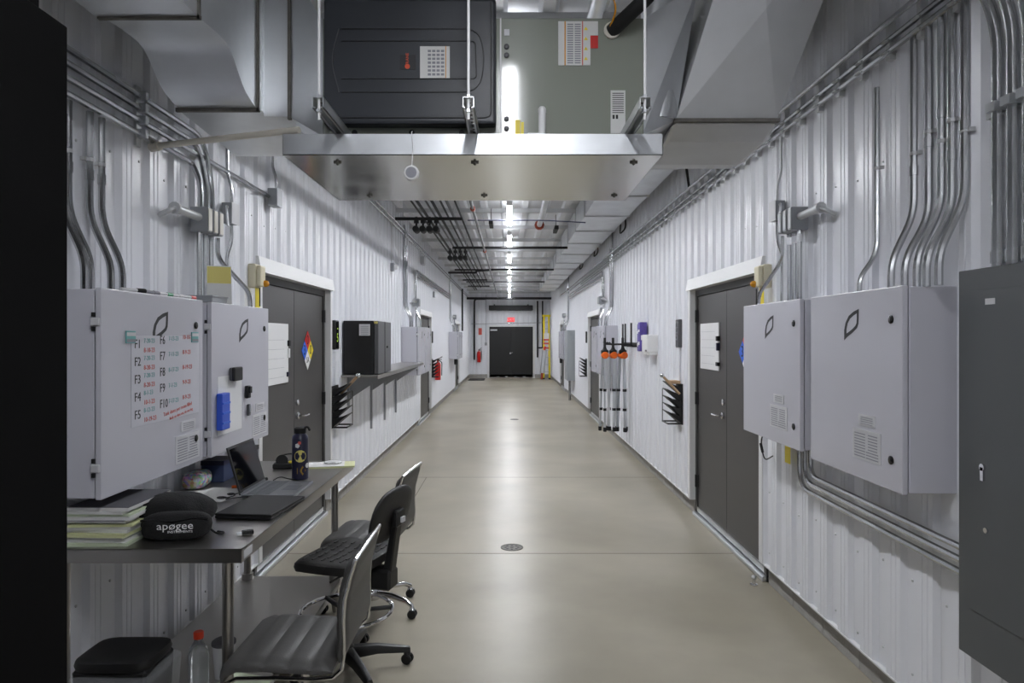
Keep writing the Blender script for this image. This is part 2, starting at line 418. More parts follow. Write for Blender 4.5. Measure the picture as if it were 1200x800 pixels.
# ------------------------------------------------------------------ doors
DN = [0]
def wall_door(side, k):
    DN[0] += 1
    a, b = OPEN[k]; W = b-a; X = CR if side > 0 else CL
    s = 'right' if side > 0 else 'left'
    which = ['nearest', 'middle', 'farthest'][k]
    root = thing('door_%d' % DN[0], 'dark grey steel double door on the %s wall, %s of three' % (s, which), 'door', (X, (a+b)/2, 0), RA if side > 0 else LA, kind='structure')
    far = -1 if side > 0 else 1                      # local x direction that leads away from the viewer
    h = W/2-.045
    f = MB().box(-h, -h+.045, .0, .09, 0, 2.10).box(h-.045, h, .0, .09, 0, 2.10).box(-h+.045, h-.045, .0, .09, 2.045, 2.10)
    f.build('frame', 'frame_dark', root)
    for sx in (-1, 1):
        x0, x1 = (sx*.003, sx*(h-.048)); x0, x1 = min(x0, x1), max(x0, x1)
        leaf = bx('leaf', 'door_grey', root, x0, x1, .012, .057, .045, 2.04, bevel=.002)
        hx = sx*(h-.045)
        for z in (.27, 1.04, 1.80):
            hg = MB().lathe([(.013, 0), (.013, .115)], (hx, -.004, z), seg=8); hg.box(hx-.02, hx+.02, .002, .013, z, z+.115)
            hg.build('hinge', 'hinge_dark', leaf)
        if sx == far:
            hd = MB().lathe([(.028, .012), (.028, -.008), (.02, -.012)], (sx*.065, 0, 1.02), 'y', 14)
            hd.tube(fillet([(sx*.065, .0, 1.02), (sx*.065, -.055, 1.02), (sx*.18, -.055, 1.02)], .02, 3), .009, 8)
            hd.lathe([(.026, .012), (.026, -.004), (.02, -.007)], (sx*.065, 0, 1.13), 'y', 14)
            hd.build('lever_handle', 'chrome', leaf, smooth=True)
        bx('door_sweep', 'alu', leaf, x0, x1, .002, .012, .045, .085)
    bx('threshold', 'alu', root, -h, h, -.03, .07, 0, .035, bevel=.006)
    tr = thing('trim_%d' % DN[0], 'white flashing around the %s grey double door on the %s wall' % (which, s), 'trim', (X, (a+b)/2, 0), RA if side > 0 else LA, kind='structure')
    px = -(CR-XR)
    bx('jamb_flashing', 'trim_white', tr, -W/2-.012, -h, px-.008, .06, .142, 2.12)
    bx('jamb_flashing', 'trim_white', tr, h, W/2+.012, px-.008, .06, .142, 2.12)
    MB().hexa([(-W/2-.03, px-.028, 2.10), (W/2+.03, px-.028, 2.10), (W/2+.03, .06, 2.10), (-W/2-.03, .06, 2.10)],
              [(-W/2-.03, px-.010, 2.205), (W/2+.03, px-.010, 2.205), (W/2+.03, .06, 2.205), (-W/2-.03, .06, 2.205)]).build('head_flashing', 'trim_white', tr)
for k in range(3):
    wall_door(1, k); wall_door(-1, k)
# closed dark rooms behind door openings are not visible: back the openings with the leaves only
root = thing('door_7', 'black steel double door at the far end of the corridor', 'door', ((FDX0+FDX1)/2, Y1-.02, 0), 0, kind='structure')
hw = (FDX1-FDX0)/2
MB().box(-hw-.05, -hw+.03, -.02, .08, 0, 2.19).box(hw-.03, hw+.05, -.02, .08, 0, 2.19).box(-hw+.03, hw-.03, -.02, .08, 2.13, 2.19).build('frame', 'trim_white', root)
for sx in (-1, 1):
    x0, x1 = min(sx*.004, sx*(hw-.03)), max(sx*.004, sx*(hw-.03))
    lf = bx('leaf', 'door_black', root, x0, x1, .0, .045, .02, 2.13)
    if sx < 0:
        h_ = MB().box(-.06, .0, -.03, 0, .99, 1.06); h_.tube([(-.03, -.03, 1.03), (-.03, -.07, 1.03), (.07, -.07, 1.06)], .018, 6); h_.build('lever_handle', 'chrome', lf)
        bx('name_plate', 'plate', lf, -.87, -.58, -.004, 0, 1.96, 2.02)
    for q in (.18, .55): bx('kick_clip', 'alu', lf, sx*q-.05, sx*q+.05, -.006, 0, .03, .06)

# ------------------------------------------------------------------ ceiling strip lights
def strip_light(y, i):
    n = ['behind the viewer', 'above the viewer', 'hidden just behind the hanging air handler', 'between the air handler and the visible row'] + \
        ['%s of the visible row, counted from the air handler' % o for o in ('first', 'second', 'third', 'fourth', 'fifth', 'sixth', 'seventh', 'eighth')]
    t = thing('strip_light', 'white LED strip light, ' + n[i], 'ceiling light', (0, y, 3.29), group='row of ceiling strip lights')
    MB().box(-.036, .036, 0, 1.45, .012, .075).box(-.036, -.031, 0, 1.45, -.004, .012).box(.031, .036, 0, 1.45, -.004, .012).build('housing', 'trim_white', t)
    bx('lens', 'lens', t, -.031, .031, .005, 1.445, .003, .012)
    bx('added_glow_strip', 'deck_fill_glow', t, -.025, .025, .05, 1.40, .075, .079)  # unseen glowing strip added on the housing to brighten the deck above
    for yy in (.2, 1.25): MB().tube([(0, yy, .07), (0, yy, ZC-.047-3.29)], .003, 6).build('hanger_rod', 'conduit', t)
for i in range(12): strip_light({0: -2.8, 1: .11, 2: 4.05}.get(i, -1.25+2.44*i), i)

# ------------------------------------------------------------------ enclosures on the walls
def enclosure(side, ya, yb, z0, z1, depth, label, detail=True, pu=0.0, pv=0.0):
    w = yb-ya; X = XR if side > 0 else XL
    t = thing('electrical_enclosure', label, 'enclosure', (X, (ya+yb)/2, z0), RA if side > 0 else LA)
    H = z1-z0; h = w/2
    bx('body', 'enclosure', t, -h+.004, h-.004, -depth+.028, 0, .004, H-.004, bevel=.003)
    bx('gasket', 'black', t, -h+.012, h-.012, -depth+.022, -depth+.029, .012, H-.012)
    d = bx('door', 'enclosure', t, -h, h, -depth, -depth+.022, 0, H, bevel=.004, bseg=2)
    y = -depth
    for z in (.15*H, .84*H):
        hg = MB().box(-h-.008, -h+.004, -depth+.004, -depth+.036, z-.015, z+.015); hg.build('hinge', 'plate', t, bevel=.003)
        MB().box(-h-.004, -h+.004, -depth+.022, -depth+.034, z+.018, z+.034).box(-h-.004, -h+.004, -depth+.022, -depth+.034, z-.034, z-.018).build('hinge_pin', 'black', t)
        lk = MB().lathe([(.017, .002), (.017, -.004), (.013, -.006)], (h-.075, y, z), 'y', 14); lk.build('lock', 'black_gloss', d, smooth=True)
    # leaf emblem drawn as a ring
    out = [(0, 0), (0, .34), (.09, .58), (.30, .80), (.62, .93), (.95, 1), (.94, .72), (.92, .52), (.84, .40), (.55, .25), (.22, .12)]
    inn = [(.12, .20), (.13, .36), (.21, .56), (.39, .73), (.63, .83), (.85, .90), (.85, .72), (.83, .56), (.76, .47), (.51, .34), (.22, .23)]
    inn = [(.5+(p-.5)*.9, .52+(q-.52)*.9) for p, q in inn]
    S = .135; cx = -.055; cz = H*.735
    mb = MB(); bm = mb.bm
    vo = [bm.verts.new((cx+p*S, y-.0008, cz+q*S)) for p, q in out]; vi = [bm.verts.new((cx+p*S, y-.0008, cz+q*S)) for p, q in inn]
    n = len(out)
    for i in range(n): bm.faces.new((vo[i], vo[(i+1) % n], vi[(i+1) % n], vi[i]))
    mb.build('leaf_emblem', 'ink', d)
    if detail:
        p1 = bx('small_plate', 'plate', d, .09*w+pu, .26*w+pu, y-.002, y, .285*H+pv, .345*H+pv)
        p2 = bx('data_plate', 'plate', d, .03*w+pu, .31*w+pu, y-.002, y, .105*H+pv, .265*H+pv)
        l1 = MB()
        for i in range(4): l1.box(.115*w+pu, .235*w+pu, y-.003, y-.002, (.295+.011*i)*H+pv, (.299+.011*i)*H+pv)
        l1.build('print_lines', 'ink_grey', p1)
        l2 = MB()
        for i in range(9):
            z = (.118+.015*i)*H+pv; l2.box(.05*w+pu, .16*w+pu, y-.003, y-.002, z, z+.0042); 
            if i > 2: l2.box(.19*w+pu, .28*w+pu, y-.003, y-.002, z, z+.0042)
            else: l2.box(.17*w+pu, .29*w+pu, y-.003, y-.002, z, z+.0042)
        l2.build('print_lines', 'ink_grey', p2)
    return t, d
DEP = .212
encRA, _ = enclosure(1, 2.585, 3.372, 1.06, 1.855, DEP, 'large white electrical enclosure next to the dark grey panelboard')
encRB, _ = enclosure(1, 3.497, 4.339, 1.074, 1.857, DEP, 'white electrical enclosure between the near right door and the larger enclosure')
encLA, dLA = enclosure(-1, 2.463, 3.280, 1.07, 1.837, DEP, 'white electrical enclosure with handwritten F1 to F10 list, above the table', pu=.115, pv=-.055)
encLB, dLB = enclosure(-1, 3.376, 4.172, 1.063, 1.834, DEP, 'white electrical enclosure with blue marker holder on its door', pu=.115, pv=-.055)
for k in (1, 2):
    bay = ['', 'middle bay', 'farthest bay'][k]
    enclosure(1, 2.45+BAY*k, 3.30+BAY*k, 1.06, 1.855, DEP, 'white electrical enclosure on the right wall, nearer of the pair in the %s' % bay, False)
    enclosure(1, 3.36+BAY*k, 4.15+BAY*k, 1.06, 1.855, DEP, 'white electrical enclosure on the right wall, farther of the pair in the %s' % bay, False)
    enclosure(-1, 2.37+BAY*k, 3.17+BAY*k, 1.07, 1.835, .27, 'white electrical enclosure on the left wall, nearer of the pair in the %s' % bay, False)
    enclosure(-1, 3.22+BAY*k, 3.99+BAY*k, 1.07, 1.835, .27, 'white electrical enclosure on the left wall, farther of the pair in the %s' % bay, False)

# dark grey panelboard, and its lighter twins farther away
def panelboard(side, ya, yb, z0, z1, dep, m, label, near=False, legs=False):
    X = XR if side > 0 else XL; w = yb-ya; h = w/2; H = z1-z0
    t = thing('panelboard', label, 'electrical panel', (X, (ya+yb)/2, z0), RA if side > 0 else LA)
    bx('trim_cover', m, t, -h, h, -dep, 0, 0, H, bevel=.003)
    if near:
        d = bx('door', m, t, -h+.07, h-.07, -dep-.004, -dep, .17, H-.075, bevel=.001)
        bx('label_plate', 'plate', d, -h+.145, -h+.19, -dep-.006, -dep-.004, H-.125, H-.105)
        lk = MB().lathe([(.012, 0), (.012, -.008)], (-h+.135, -dep-.004, H*.50), 'y', 12); lk.box(-h+.128, -h+.142, -dep-.012, -dep-.004, H*.50-.045, H*.50)
        lk.build('latch', 'chrome', d)
        MB().lathe([(.009, 0), (.009, -.006)], (-h+.15, -dep-.004, H*.345), 'y', 12).build('key_lock', 'chrome', d)
    if legs: MB().tube([(0, -dep/2, -.0), (0, -dep/2, -z0)], .035, 8).build('riser_conduit', 'conduit', t)
    return t
panelboard(1, 1.55, 2.433, .548, 1.892, .10, 'panel_grey', 'dark grey panelboard at the right edge of the view', near=True)
panelboard(1, 17.7, 18.55, .55, 1.86, .2, 'panel_grey_light', 'light grey electrical panel on the right wall before the farthest enclosures', legs=True)

# ------------------------------------------------------------------ conduits
def conduit(pts, label, r=.0135, R=.10, group=None, m='conduit', name='conduit', couplings=(), straps=()):
    path = fillet(pts, R)
    o0 = Vector(pts[-1])
    t = thing(name, label, 'conduit', o0, group=group)
    MB().tube(path, r, 8).build('pipe', m, t, smooth=True, world=True)
    for c in couplings:
        c = Vector(c); MB().lathe([(r*1.2, -.02), (r*1.2, .02)], c, 'z', 8).build('coupling', 'conduit', t, world=True)
    for c, d in straps:          # strap clipped round the pipe on the wall side d
        c = Vector(c); mb = MB().lathe([(r*1.18, -.007), (r*1.18, .007)], c, 'z', 8).box(min(c.x, c.x+d*.022), max(c.x, c.x+d*.022), c.y-r*2.0, c.y-r, c.z-.007, c.z+.007)
        mb.build('strap', 'galv_dull', t, world=True)
    return t
xr, xl = XR-.02, XL+.02
# right wall: five drops into the large enclosure
drops = [2.836, 2.737, 2.656, 2.594, 2.52]
ords = ['farthest', 'second', 'third', 'fourth', 'nearest']
for i, y in enumerate(drops):
    conduit([(xr, y, 2.93), (xr, y, 2.17-.03*(i % 2)), (1.585, y, 1.97), (1.585, y, 1.85)], 'galvanised conduit kinked into the large right enclosure, %s of five counted toward the viewer' % ords[i],
            .0145, .07, 'drops into the large right enclosure', couplings=[(xr, y, 2.35+.09*(i % 3))], straps=[((xr, y, 2.42+.06*(i % 2)), 1)])
conduit([(xr, 3.12, 2.80), (xr, 3.12, 2.04), (1.60, 3.12, 1.93), (1.60, 3.12, 1.85)], 'single thin conduit kinked into the far side of the large right enclosure', .0115, .07, straps=[((xr, 3.12, 2.43), 1)])
for i, (y, z) in enumerate(((2.32, 1.0), (2.25, 1.0), (2.18, 1.0))):
    conduit([(xr-.10, y+.02, 2.95), (xr-.02, y, 2.72), (xr-.02, y, 1.892)], 'thick vertical conduit above the dark grey panelboard, %s' % ('farthest of three', 'middle of three', 'nearest of three')[i], .019, .10,
            'conduits into the panelboard', couplings=[(xr-.02, y, 1.93)])
t = thing('strut_channel', 'short steel strut holding the conduits above the dark panelboard', 'strut', (XR, 2.25, 2.42))
MB().box(XR-.025, XR, 2.05, 2.40, 2.42, 2.46).build('channel', 'galv_dull', t, world=True)
for y in (2.32, 2.25, 2.18): MB().box(XR-.068, XR-.02, y-.022, y+.022, 2.425, 2.455).build('clamp', 'galv', t, world=True)
# right wall: three conduits running the length of the corridor on clips
for i, z in enumerate((3.03, 2.965, 2.915)):
    conduit([(xr-.02*(i == 0)-.01, 1.2, z), (xr-.02*(i == 0)-.01, 22.0-3*i, z)], 'long horizontal conduit high on the right wall, %s of three' % ('top', 'middle', 'lowest')[i], .0135, .1, 'long conduits on the right wall')
mb = MB(); k = 0
hang = thing('conduit_hangers', 'row of small steel clips carrying the long right wall conduits', 'bracket', (XR, 10, 2.88))
proto = None
y = 2.1
while y < 16:
    if proto is None: proto = MB().box(-.012, .02, -.014, .014, 0, .17).box(-.034, .02, -.02, .02, .025, .032).box(-.034, .02, -.02, .02, .075, .082).build('clip', 'galv_dull', hang); proto.location = (-.018, y-10, 0)
    else: inst(proto, hang, (-.018, y-10, 0))
    y += .2286
# right wall: conduits below the second enclosure that sweep to the panelboard
for i in range(3):
    y = 3.86-.07*i; z = .815+.045*i
    conduit([(1.64, y, 1.08), (1.64, y, z), (1.64, 2.43, z-.01)], 'conduit sweeping from the second right enclosure to the panelboard, %s of three' % ('lowest', 'middle', 'top')[i], .0135, .20,
            'conduits below the right enclosures')
# junction box cluster above the second enclosure, on both walls and in every bay
def cluster(side, y0, k, label_where):
    X = XR if side > 0 else XL; rz = RA if side > 0 else LA
    f = -1 if side > 0 else 1            # local x toward the far end
    t = thing('junction_boxes', 'cluster of grey pull boxes ' + label_where, 'junction box', (X, y0, 2.33 if side > 0 else 2.275), rz)
    for i in range(3):
        c = f*(i*.07)
        b = bx('pull_box', 'box_steel', t, c-.026, c+.026, -.115, -.02, -.065, .065, bevel=.004)
        bx('cover', 'pvc' if k == 0 and side < 0 else 'box_steel', b, c-.022, c+.022, -.119, -.115, -.058, .058, bevel=.002)
        MB().lathe([(.015, -.085), (.015, -.065)], (c, -.06, 0), seg=8).build('connector', 'conduit', t)
    MB().tube([(f*-.02, -.065, .01), (f*-.26, -.065, .01)], .022, 10).lathe([(.03, -.012), (.03, .012)], (f*-.27, -.065, .01), 'x', 10).build('stub_pipe', 'galv_dull', t, smooth=True)
    MB().tube(fillet([(f*-.26, -.065, .01), (f*-.30, -.065, .0), (f*-.30, 0, -.03)], .03, 3), .014, 8).build('elbow', 'galv_dull', t, smooth=True)
    return t
for side, y0 in ((1, 3.86), (-1, 3.58)):
    sn = 'right' if side > 0 else 'left'
    X = XR if side > 0 else XL
    for k in range(3):
        yy = y0+BAY*k
        where = 'above the second %s wall enclosure, %s bay' % (sn, ('near', 'middle', 'far')[k])
        cluster(side, yy, k, where)
        for i in range(3 if k == 0 else 2):
            y = yy+.07*i; xx = X-side*.06
            conduit([(xx, y, 2.20), (xx, y, 1.82)], 'short conduit under the %s pull boxes, %s from near end, %s bay' % (sn, ('first', 'second', 'third')[i], ('near', 'middle', 'far')[k]),
                    .0135, .05, 'stubs below the pull boxes')
# feeds into the left cluster from the four horizontal conduits
zs4 = (2.745, 2.69, 2.635, 2.575)
for i, z in enumerate(zs4):
    lab = 'high conduit on the near left wall, %s of four' % ('top', 'second', 'third', 'lowest')[i]
    if i != 2:
        ye = 3.58+.07*(2-i if i < 2 else 0)
        conduit([(xl, 1.0, z), (xl, ye, z), (XL+.065, ye, 2.47), (XL+.065, ye, 2.34)], lab+', bending to the pull boxes', .0135, .14, 'four conduits on the near left wall')
    else:
        conduit([(xl, 1.0, z), (xl, 4.72, z)], lab+', running to a small box', .0135, .1, 'four conduits on the near left wall')
t = thing('junction_box', 'small square steel box ending the lowest near left conduit', 'junction box', (XL, 4.78, 2.575), LA)
bx('box', 'box_steel', t, -.055, .055, -.075, -.01, 0, .12, bevel=.003); bx('cover', 'box_steel', t, -.057, .057, -.078, -.075, -.002, .122)
conduit([(xl, 4.80, 3.3), (xl, 4.80, 2.85), (XL+.045, 4.80, 2.78), (XL+.045, 4.80, 2.69)], 'thin conduit dropping to the small square box on the left wall', .010, .06)
for nm, yv in (('channel', 2.92),):
    t = thing('strut_channel', 'short vertical strut carrying the four near left conduits', 'strut', (XL, 3.08, 2.5))
    MB().box(XL, XL+.012, 3.06, 3.10, 2.52, 2.79).build('channel', 'galv_dull', t, world=True)
    for z in zs4: MB().box(XL+.006, XL+.05, 3.068, 3.092, z-.019, z+.019).build('clamp', 'galv', t, world=True)
# left drops into enclosure A
for i, y in enumerate((2.53, 2.57, 2.70, 2.78)):
    conduit([(xl+.005, y, 2.55 if i else 2.50), (xl+.005, y, 2.13), (-1.575, y, 1.95), (-1.575, y, 1.835)], 'vertical conduit kinked into the top of the handwritten-list enclosure, %s of four' % ('nearest', 'second', 'third', 'farthest')[i],
            .0135, .07, 'drops into the left enclosure', couplings=[(xl+.005, y, 2.30)], straps=[((xl+.005, y, 2.36), -1)])
# offset conduit, single box and drop near the clusters
conduit([(-1.62, 3.79, 2.21), (-1.62, 3.79, 2.10), (-1.555, 4.08, 1.93), (-1.555, 4.10, 1.83)], 'bent bright conduit entering the far top corner of the blue-holder enclosure', .0135, .06)
t = thing('junction_box', 'small bright steel box right of the left pull boxes', 'junction box', (XL, 4.02, 2.325), LA)
bx('box', 'box_steel', t, -.05, .05, -.07, -.01, 0, .12, bevel=.003); bx('cover', 'plate', t, -.052, .052, -.073, -.07, -.002, .122)
MB().tube(fillet([(-.05, -.045, .09), (-.10, -.06, .09), (-.125, -.08, -.03)], .04, 4), .008, 6).build('flexible_whip', 'alu', t, smooth=True)
conduit([(xl, 4.03, 3.2), (xl, 4.03, 2.62), (XL+.045, 4.03, 2.54), (XL+.045, 4.03, 2.44)], 'thin conduit dropping to the bright box by the left pull boxes', .010, .05)
conduit([(XL+.045, 4.03, 2.325), (XL+.045, 4.03, 2.22), (XL+.02, 4.02, 2.14), (XL+.02, 4.02, 1.84)], 'thin conduit below the bright box by the left pull boxes', .010, .05)
conduit([(1.62, 4.05, 2.26), (1.62, 4.05, 2.12), (1.555, 4.25, 1.93), (1.555, 4.26, 1.85)], 'bent bright conduit entering the far top corner of the second right enclosure', .0115, .06)
t = thing('junction_box', 'small bright steel box beside the right pull boxes', 'junction box', (XR, 4.23, 2.38), RA)
bx('box', 'box_steel', t, -.05, .05, -.07, -.01, 0, .12, bevel=.003); bx('cover', 'plate', t, -.052, .052, -.073, -.07, -.002, .122)
MB().tube(fillet([(.05, -.045, .09), (.10, -.06, .09), (.135, -.08, -.03)], .04, 4), .008, 6).build('flexible_whip', 'alu', t, smooth=True)
conduit([(xr, 4.22, 2.9), (xr, 4.22, 2.68), (XR-.045, 4.22, 2.60), (XR-.045, 4.22, 2.50)], 'thin dark conduit dropping to the bright box by the right pull boxes', .009, .05, m='galv_dull')
conduit([(XR-.045, 4.22, 2.38), (XR-.045, 4.22, 2.26), (XR-.02, 4.21, 2.18), (XR-.02, 4.21, 1.84)], 'thin conduit below the bright box by the right pull boxes', .009, .05)
# left wall, high: long conduits by the ceiling and bay-to-bay runs
for i, z in enumerate((3.36, 3.29)):
    conduit([(xl, 5.2, z), (xl, 27.5, z)], 'long conduit just under the roof on the left wall, %s' % ('upper', 'lower')[i], .013, .1, 'roof level conduits on the left wall')
for side in (-1, 1):
    sn = 'left' if side < 0 else 'right'; x = (xl if side < 0 else xr)
    for i, z in enumerate((2.86, 2.80, 2.74)):
        ya = 12.05-.06*i+(.15 if side > 0 else 0)
        conduit([(x-side*.015, ya, 2.29), (x-side*.015, ya, z), (x-side*.015, 19.2-.2*i, z)], 'horizontal conduit above the middle bay on the %s wall, %s of three' % (sn, ('top', 'middle', 'lowest')[i]), .0135, .16, 'bay to bay conduits on the %s wall' % sn)
    for k in (1, 2):
        for i in range(2):
            y = 2.55+BAY*k+.22*i+(.3 if side > 0 else 0)
            conduit([(x, y, 3.45-.3*i), (x, y, 2.15), (x-side*.09, y, 1.98), (x-side*.09, y, 1.83)], 'tall conduit kinked into the nearer %s enclosure, %s bay, %s one' % (sn, ('', 'middle', 'farthest')[k], ('first', 'second')[i]), .019, .1, 'tall drops in the far bays')
        y = 3.5+BAY*k
        conduit([(x-side*.03, y+.12, 2.14), (x-side*.12, y+.12, 1.97), (x-side*.12, y+.12, 1.83)], 'short slanted conduit over the farther %s wall enclosure of the %s bay' % (sn, ('', 'middle', 'farthest')[k]), .019, .05)
t = thing('junction_box', 'small box with a round sensor on the upper left wall before the middle bay', 'sensor', (XL, 9.7, 2.60), LA)
bx('box', 'box_steel', t, -.04, .04, -.05, 0, 0, .12, bevel=.003); MB().lathe([(.035, 0), (.035, -.03), (.02, -.05)], (.0, -.05, .06), 'y', 12).build('sensor_head', 'white', t, smooth=True)
MB().tube([(0, -.012, .12), (0, -.012, .70)], .007, 6).build('thin_conduit', 'galv_dull', t)
tag(bx('wall_sensor', 'box_steel', None, XL, XL+.05, 15.0, 15.12, 2.55, 2.68, bevel=.004), 'small grey sensor on the upper left wall past the middle door', 'sensor')
tag(bx('junction_box', 'galv_dull', None, XL, XL+.08, 12.9, 13.1, 3.05, 3.2, bevel=.004), 'grey box under the roof conduits on the left wall', 'junction box')

# ------------------------------------------------------------------ hanging air handler, pan, rods
UY = 2.84
t = thing('air_handler', 'horizontal air handler with a dark front panel hung from the roof', 'air handler', (-.11, UY+.3, 2.50))
def U(*a, **k): k['world'] = True; return bx(*a, **k)
body = U('cabinet', 'unit_beige', t, -.785, .565, UY+.03, UY+.58, 2.50, 3.0, bevel=.004)
pan = U('front_panel', 'unit_dark', t, -.765, -.055, UY-.035, UY+.03, 2.535, 3.05, bevel=.012, bseg=2)
fy = UY-.0365
def Line(pts, nm='panel_groove', m='unit_line', r=.0022): MB().tube(pts, r, 6).build(nm, m, pan, world=True)
Line(fillet([(-.69, fy, 2.925), (-.125, fy, 2.925), (-.10, fy, 2.80), (-.125, fy, 2.665), (-.69, fy, 2.665)], .12))
Line(fillet([(-.69, fy, 2.875), (-.14, fy, 2.875), (-.135, fy, 2.72), (-.69, fy, 2.72)], .02))
Line(fillet([(-.70, fy, 2.925), (-.735, fy, 2.80), (-.70, fy, 2.665)], .12), 'panel_ridge', 'grey_metal')
Line(fillet([(-.76, fy, 2.56), (-.075, fy, 2.56), (-.075, fy, 3.04)], .03), r=.003)
lb = U('warning_label', 'paper', pan, -.367, -.245, fy-.002, fy, 2.722, 2.852)
U('label_band', 'amber', lb, -.263, -.260, fy-.003, fy-.002, 2.722, 2.852)
mb = MB()
for c in range(4):
    for q in range(7): mb.box(-.335+.018*c, -.322+.018*c, fy-.003, fy-.002, 2.732+.016*q, 2.741+.016*q)
mb.build('print_lines', 'ink_grey', lb, world=True)
mk = U('badge', 'unit_line', pan, -.45, -.385, fy-.001, fy+.001, 2.757, 2.818, bevel=.0005)
MB().lathe([(.0105, fy-.002), (.0105, fy-.001)], (-.419, 0, 2.770), 'y', 14).build('badge_disc', 'orange_mark', mk, world=True)
o = text('TRANE', .017, 'orange_mark', mk, (0, 0, 0), (PI/2, -PI/2, 0), name='badge_lettering'); o.location = Vector((-.419, fy-.0015, 2.798))-Vector(t.location)
# right half: access panel details
fy2 = UY+.029
U('panel_edge', 'trim_white', body, -.04, -.034, fy2-.004, fy2, 2.50, 3.0)
lb = U('warning_sheet', 'paper', body, .205, .34, fy2-.002, fy2, 2.80, 2.985)
U('label_band', 'amber', lb, .231, .236, fy2-.003, fy2-.002, 2.80, 2.985); U('label_band', 'ink_red', lb, .305, .309, fy2-.003, fy2-.002, 2.80, 2.985)
for q in range(4): MB().prism([(.313, fy2-.002, 2.822+.042*q), (.329, fy2-.002, 2.822+.042*q), (.321, fy2-.002, 2.836+.042*q)], (0, -.001, 0)).build('warning_triangle', 'yellow', lb, world=True)
mb = MB()
for c in range(2):
    for q in range(18): mb.box(.243+.031*c, .268+.031*c, fy2-.003, fy2-.002, 2.808+.0095*q, 2.8125+.0095*q)
mb.build('print_lines', 'ink_grey', lb, world=True)
U('red_sticker', 'red', body, .34, .372, fy2-.002, fy2, 2.872, 2.925); U('white_sticker', 'paper', body, .34, .372, fy2-.002, fy2, 2.926, 2.985)
lb = U('rating_label', 'paper', body, .425, .487, fy2-.002, fy2, 2.515, 2.695)
mb = MB()
for q in range(10): mb.box(.432, .48, fy2-.003, fy2-.002, 2.60+.009*q, 2.603+.009*q)
mb.box(.433, .442, fy2-.003, fy2-.002, 2.575, 2.592).box(.447, .456, fy2-.003, fy2-.002, 2.575, 2.592); mb.build('print_lines', 'ink', lb, world=True)
for z in (2.535, 2.575, 2.842, 2.878):
    MB().lathe([(.011, fy2), (.011, fy2-.006), (.007, fy2-.008)], (-.012, 0, z), 'y', 12).build('port_plug', 'grey_metal', body, smooth=True, world=True)
U('port_plate', 'plate', body, -.022, .0, fy2-.002, fy2, 2.925, 2.952)
for x in (-.65, -.41, -.2): MB().lathe([(.012, fy2), (.012, fy2-.005)], (x, 0, 2.517), 'y', 10).build('knock_out', 'black', body, world=True)
MB().tube([(.135, UY-.01, 2.49), (.135, UY-.01, 2.592)], .016, 12).lathe([(.017, 2.59), (.017, 2.605), (.010, 2.613)], (.135, UY-.01, 0), 'z', 12).build('drain_pipe', 'pvc_white', body, smooth=True, world=True)
U('drain_trap', 'pvc_white', body, .07, .15, UY-.03, UY+.03, 2.478, 2.503, bevel=.008)
U('yellow_tag', 'yellow', body, .024, .045, UY+.0, UY+.006, 2.495, 2.562); U('yellow_tag', 'yellow', body, .047, .06, UY+.004, UY+.009, 2.495, 2.555)
MB().lathe([(.035, fy2), (.035, fy2-.012)], (.43, 0, 2.945), 'y', 14).build('line_grommet', 'pvc', body, world=True)
# insulated line set leaving the right of the unit
o = MB().tube(fillet([(.43, UY+.03, 2.945), (.50, UY-.06, 2.985), (.58, UY-.12, 3.04), (.60, UY-.1, 3.3), (.60, UY+.1, ZC-.1)], .12), .030, 12).build('insulated_pipe', 'black_pipe', None, smooth=True)
tag(o, 'black insulated refrigerant pipe leaving the upper right of the air handler', 'pipe')
o = MB().tube(fillet([(.42, UY+.0, 2.95), (.44, UY-.04, 3.0), (.42, UY-.05, 3.06), (.38, UY+.1, 3.3), (.38, UY+.2, ZC-.1)], .03), .004, 6).build('control_cable', 'amber', None, smooth=True)
tag(o, 'thin tan control cable rising beside the black insulated pipe', 'cable')
# drain pan
t = thing('drain_pan', 'wide galvanised sheet metal pan under the air handler', 'drain pan', (-.147, 3.2, 2.392))
px0, px1, py0, py1, pz0, pz1 = -.914, .619, 2.75, 3.66, 2.392, 2.477
MB().box(px0, px1, py0, py1, pz0, pz0+.003).build('bottom', 'galv_pan', t, world=True)
for a in ((px0, px1, py0, py0+.003), (px0, px1, py1-.003, py1), (px0, px0+.003, py0, py1), (px1-.003, px1, py0, py1)):
    MB().box(*a, pz0, pz1).build('rim', 'galv', t, world=True)
for (x, y) in ((-.72, 2.86), (-.145, 2.86), (.52, 2.86), (-.72, 3.52), (-.13, 3.52), (.54, 3.52)):
    mb = MB().box(x-.016, x+.016, y-.004, y+.004, pz0-.006, pz0).box(x-.004, x+.004, y-.016, y+.016, pz0-.006, pz0).lathe([(.006, pz0-.012), (.006, pz0)], (x, y, 0), 'z', 8)
    mb.build('fastener', 'seam', t, world=True)
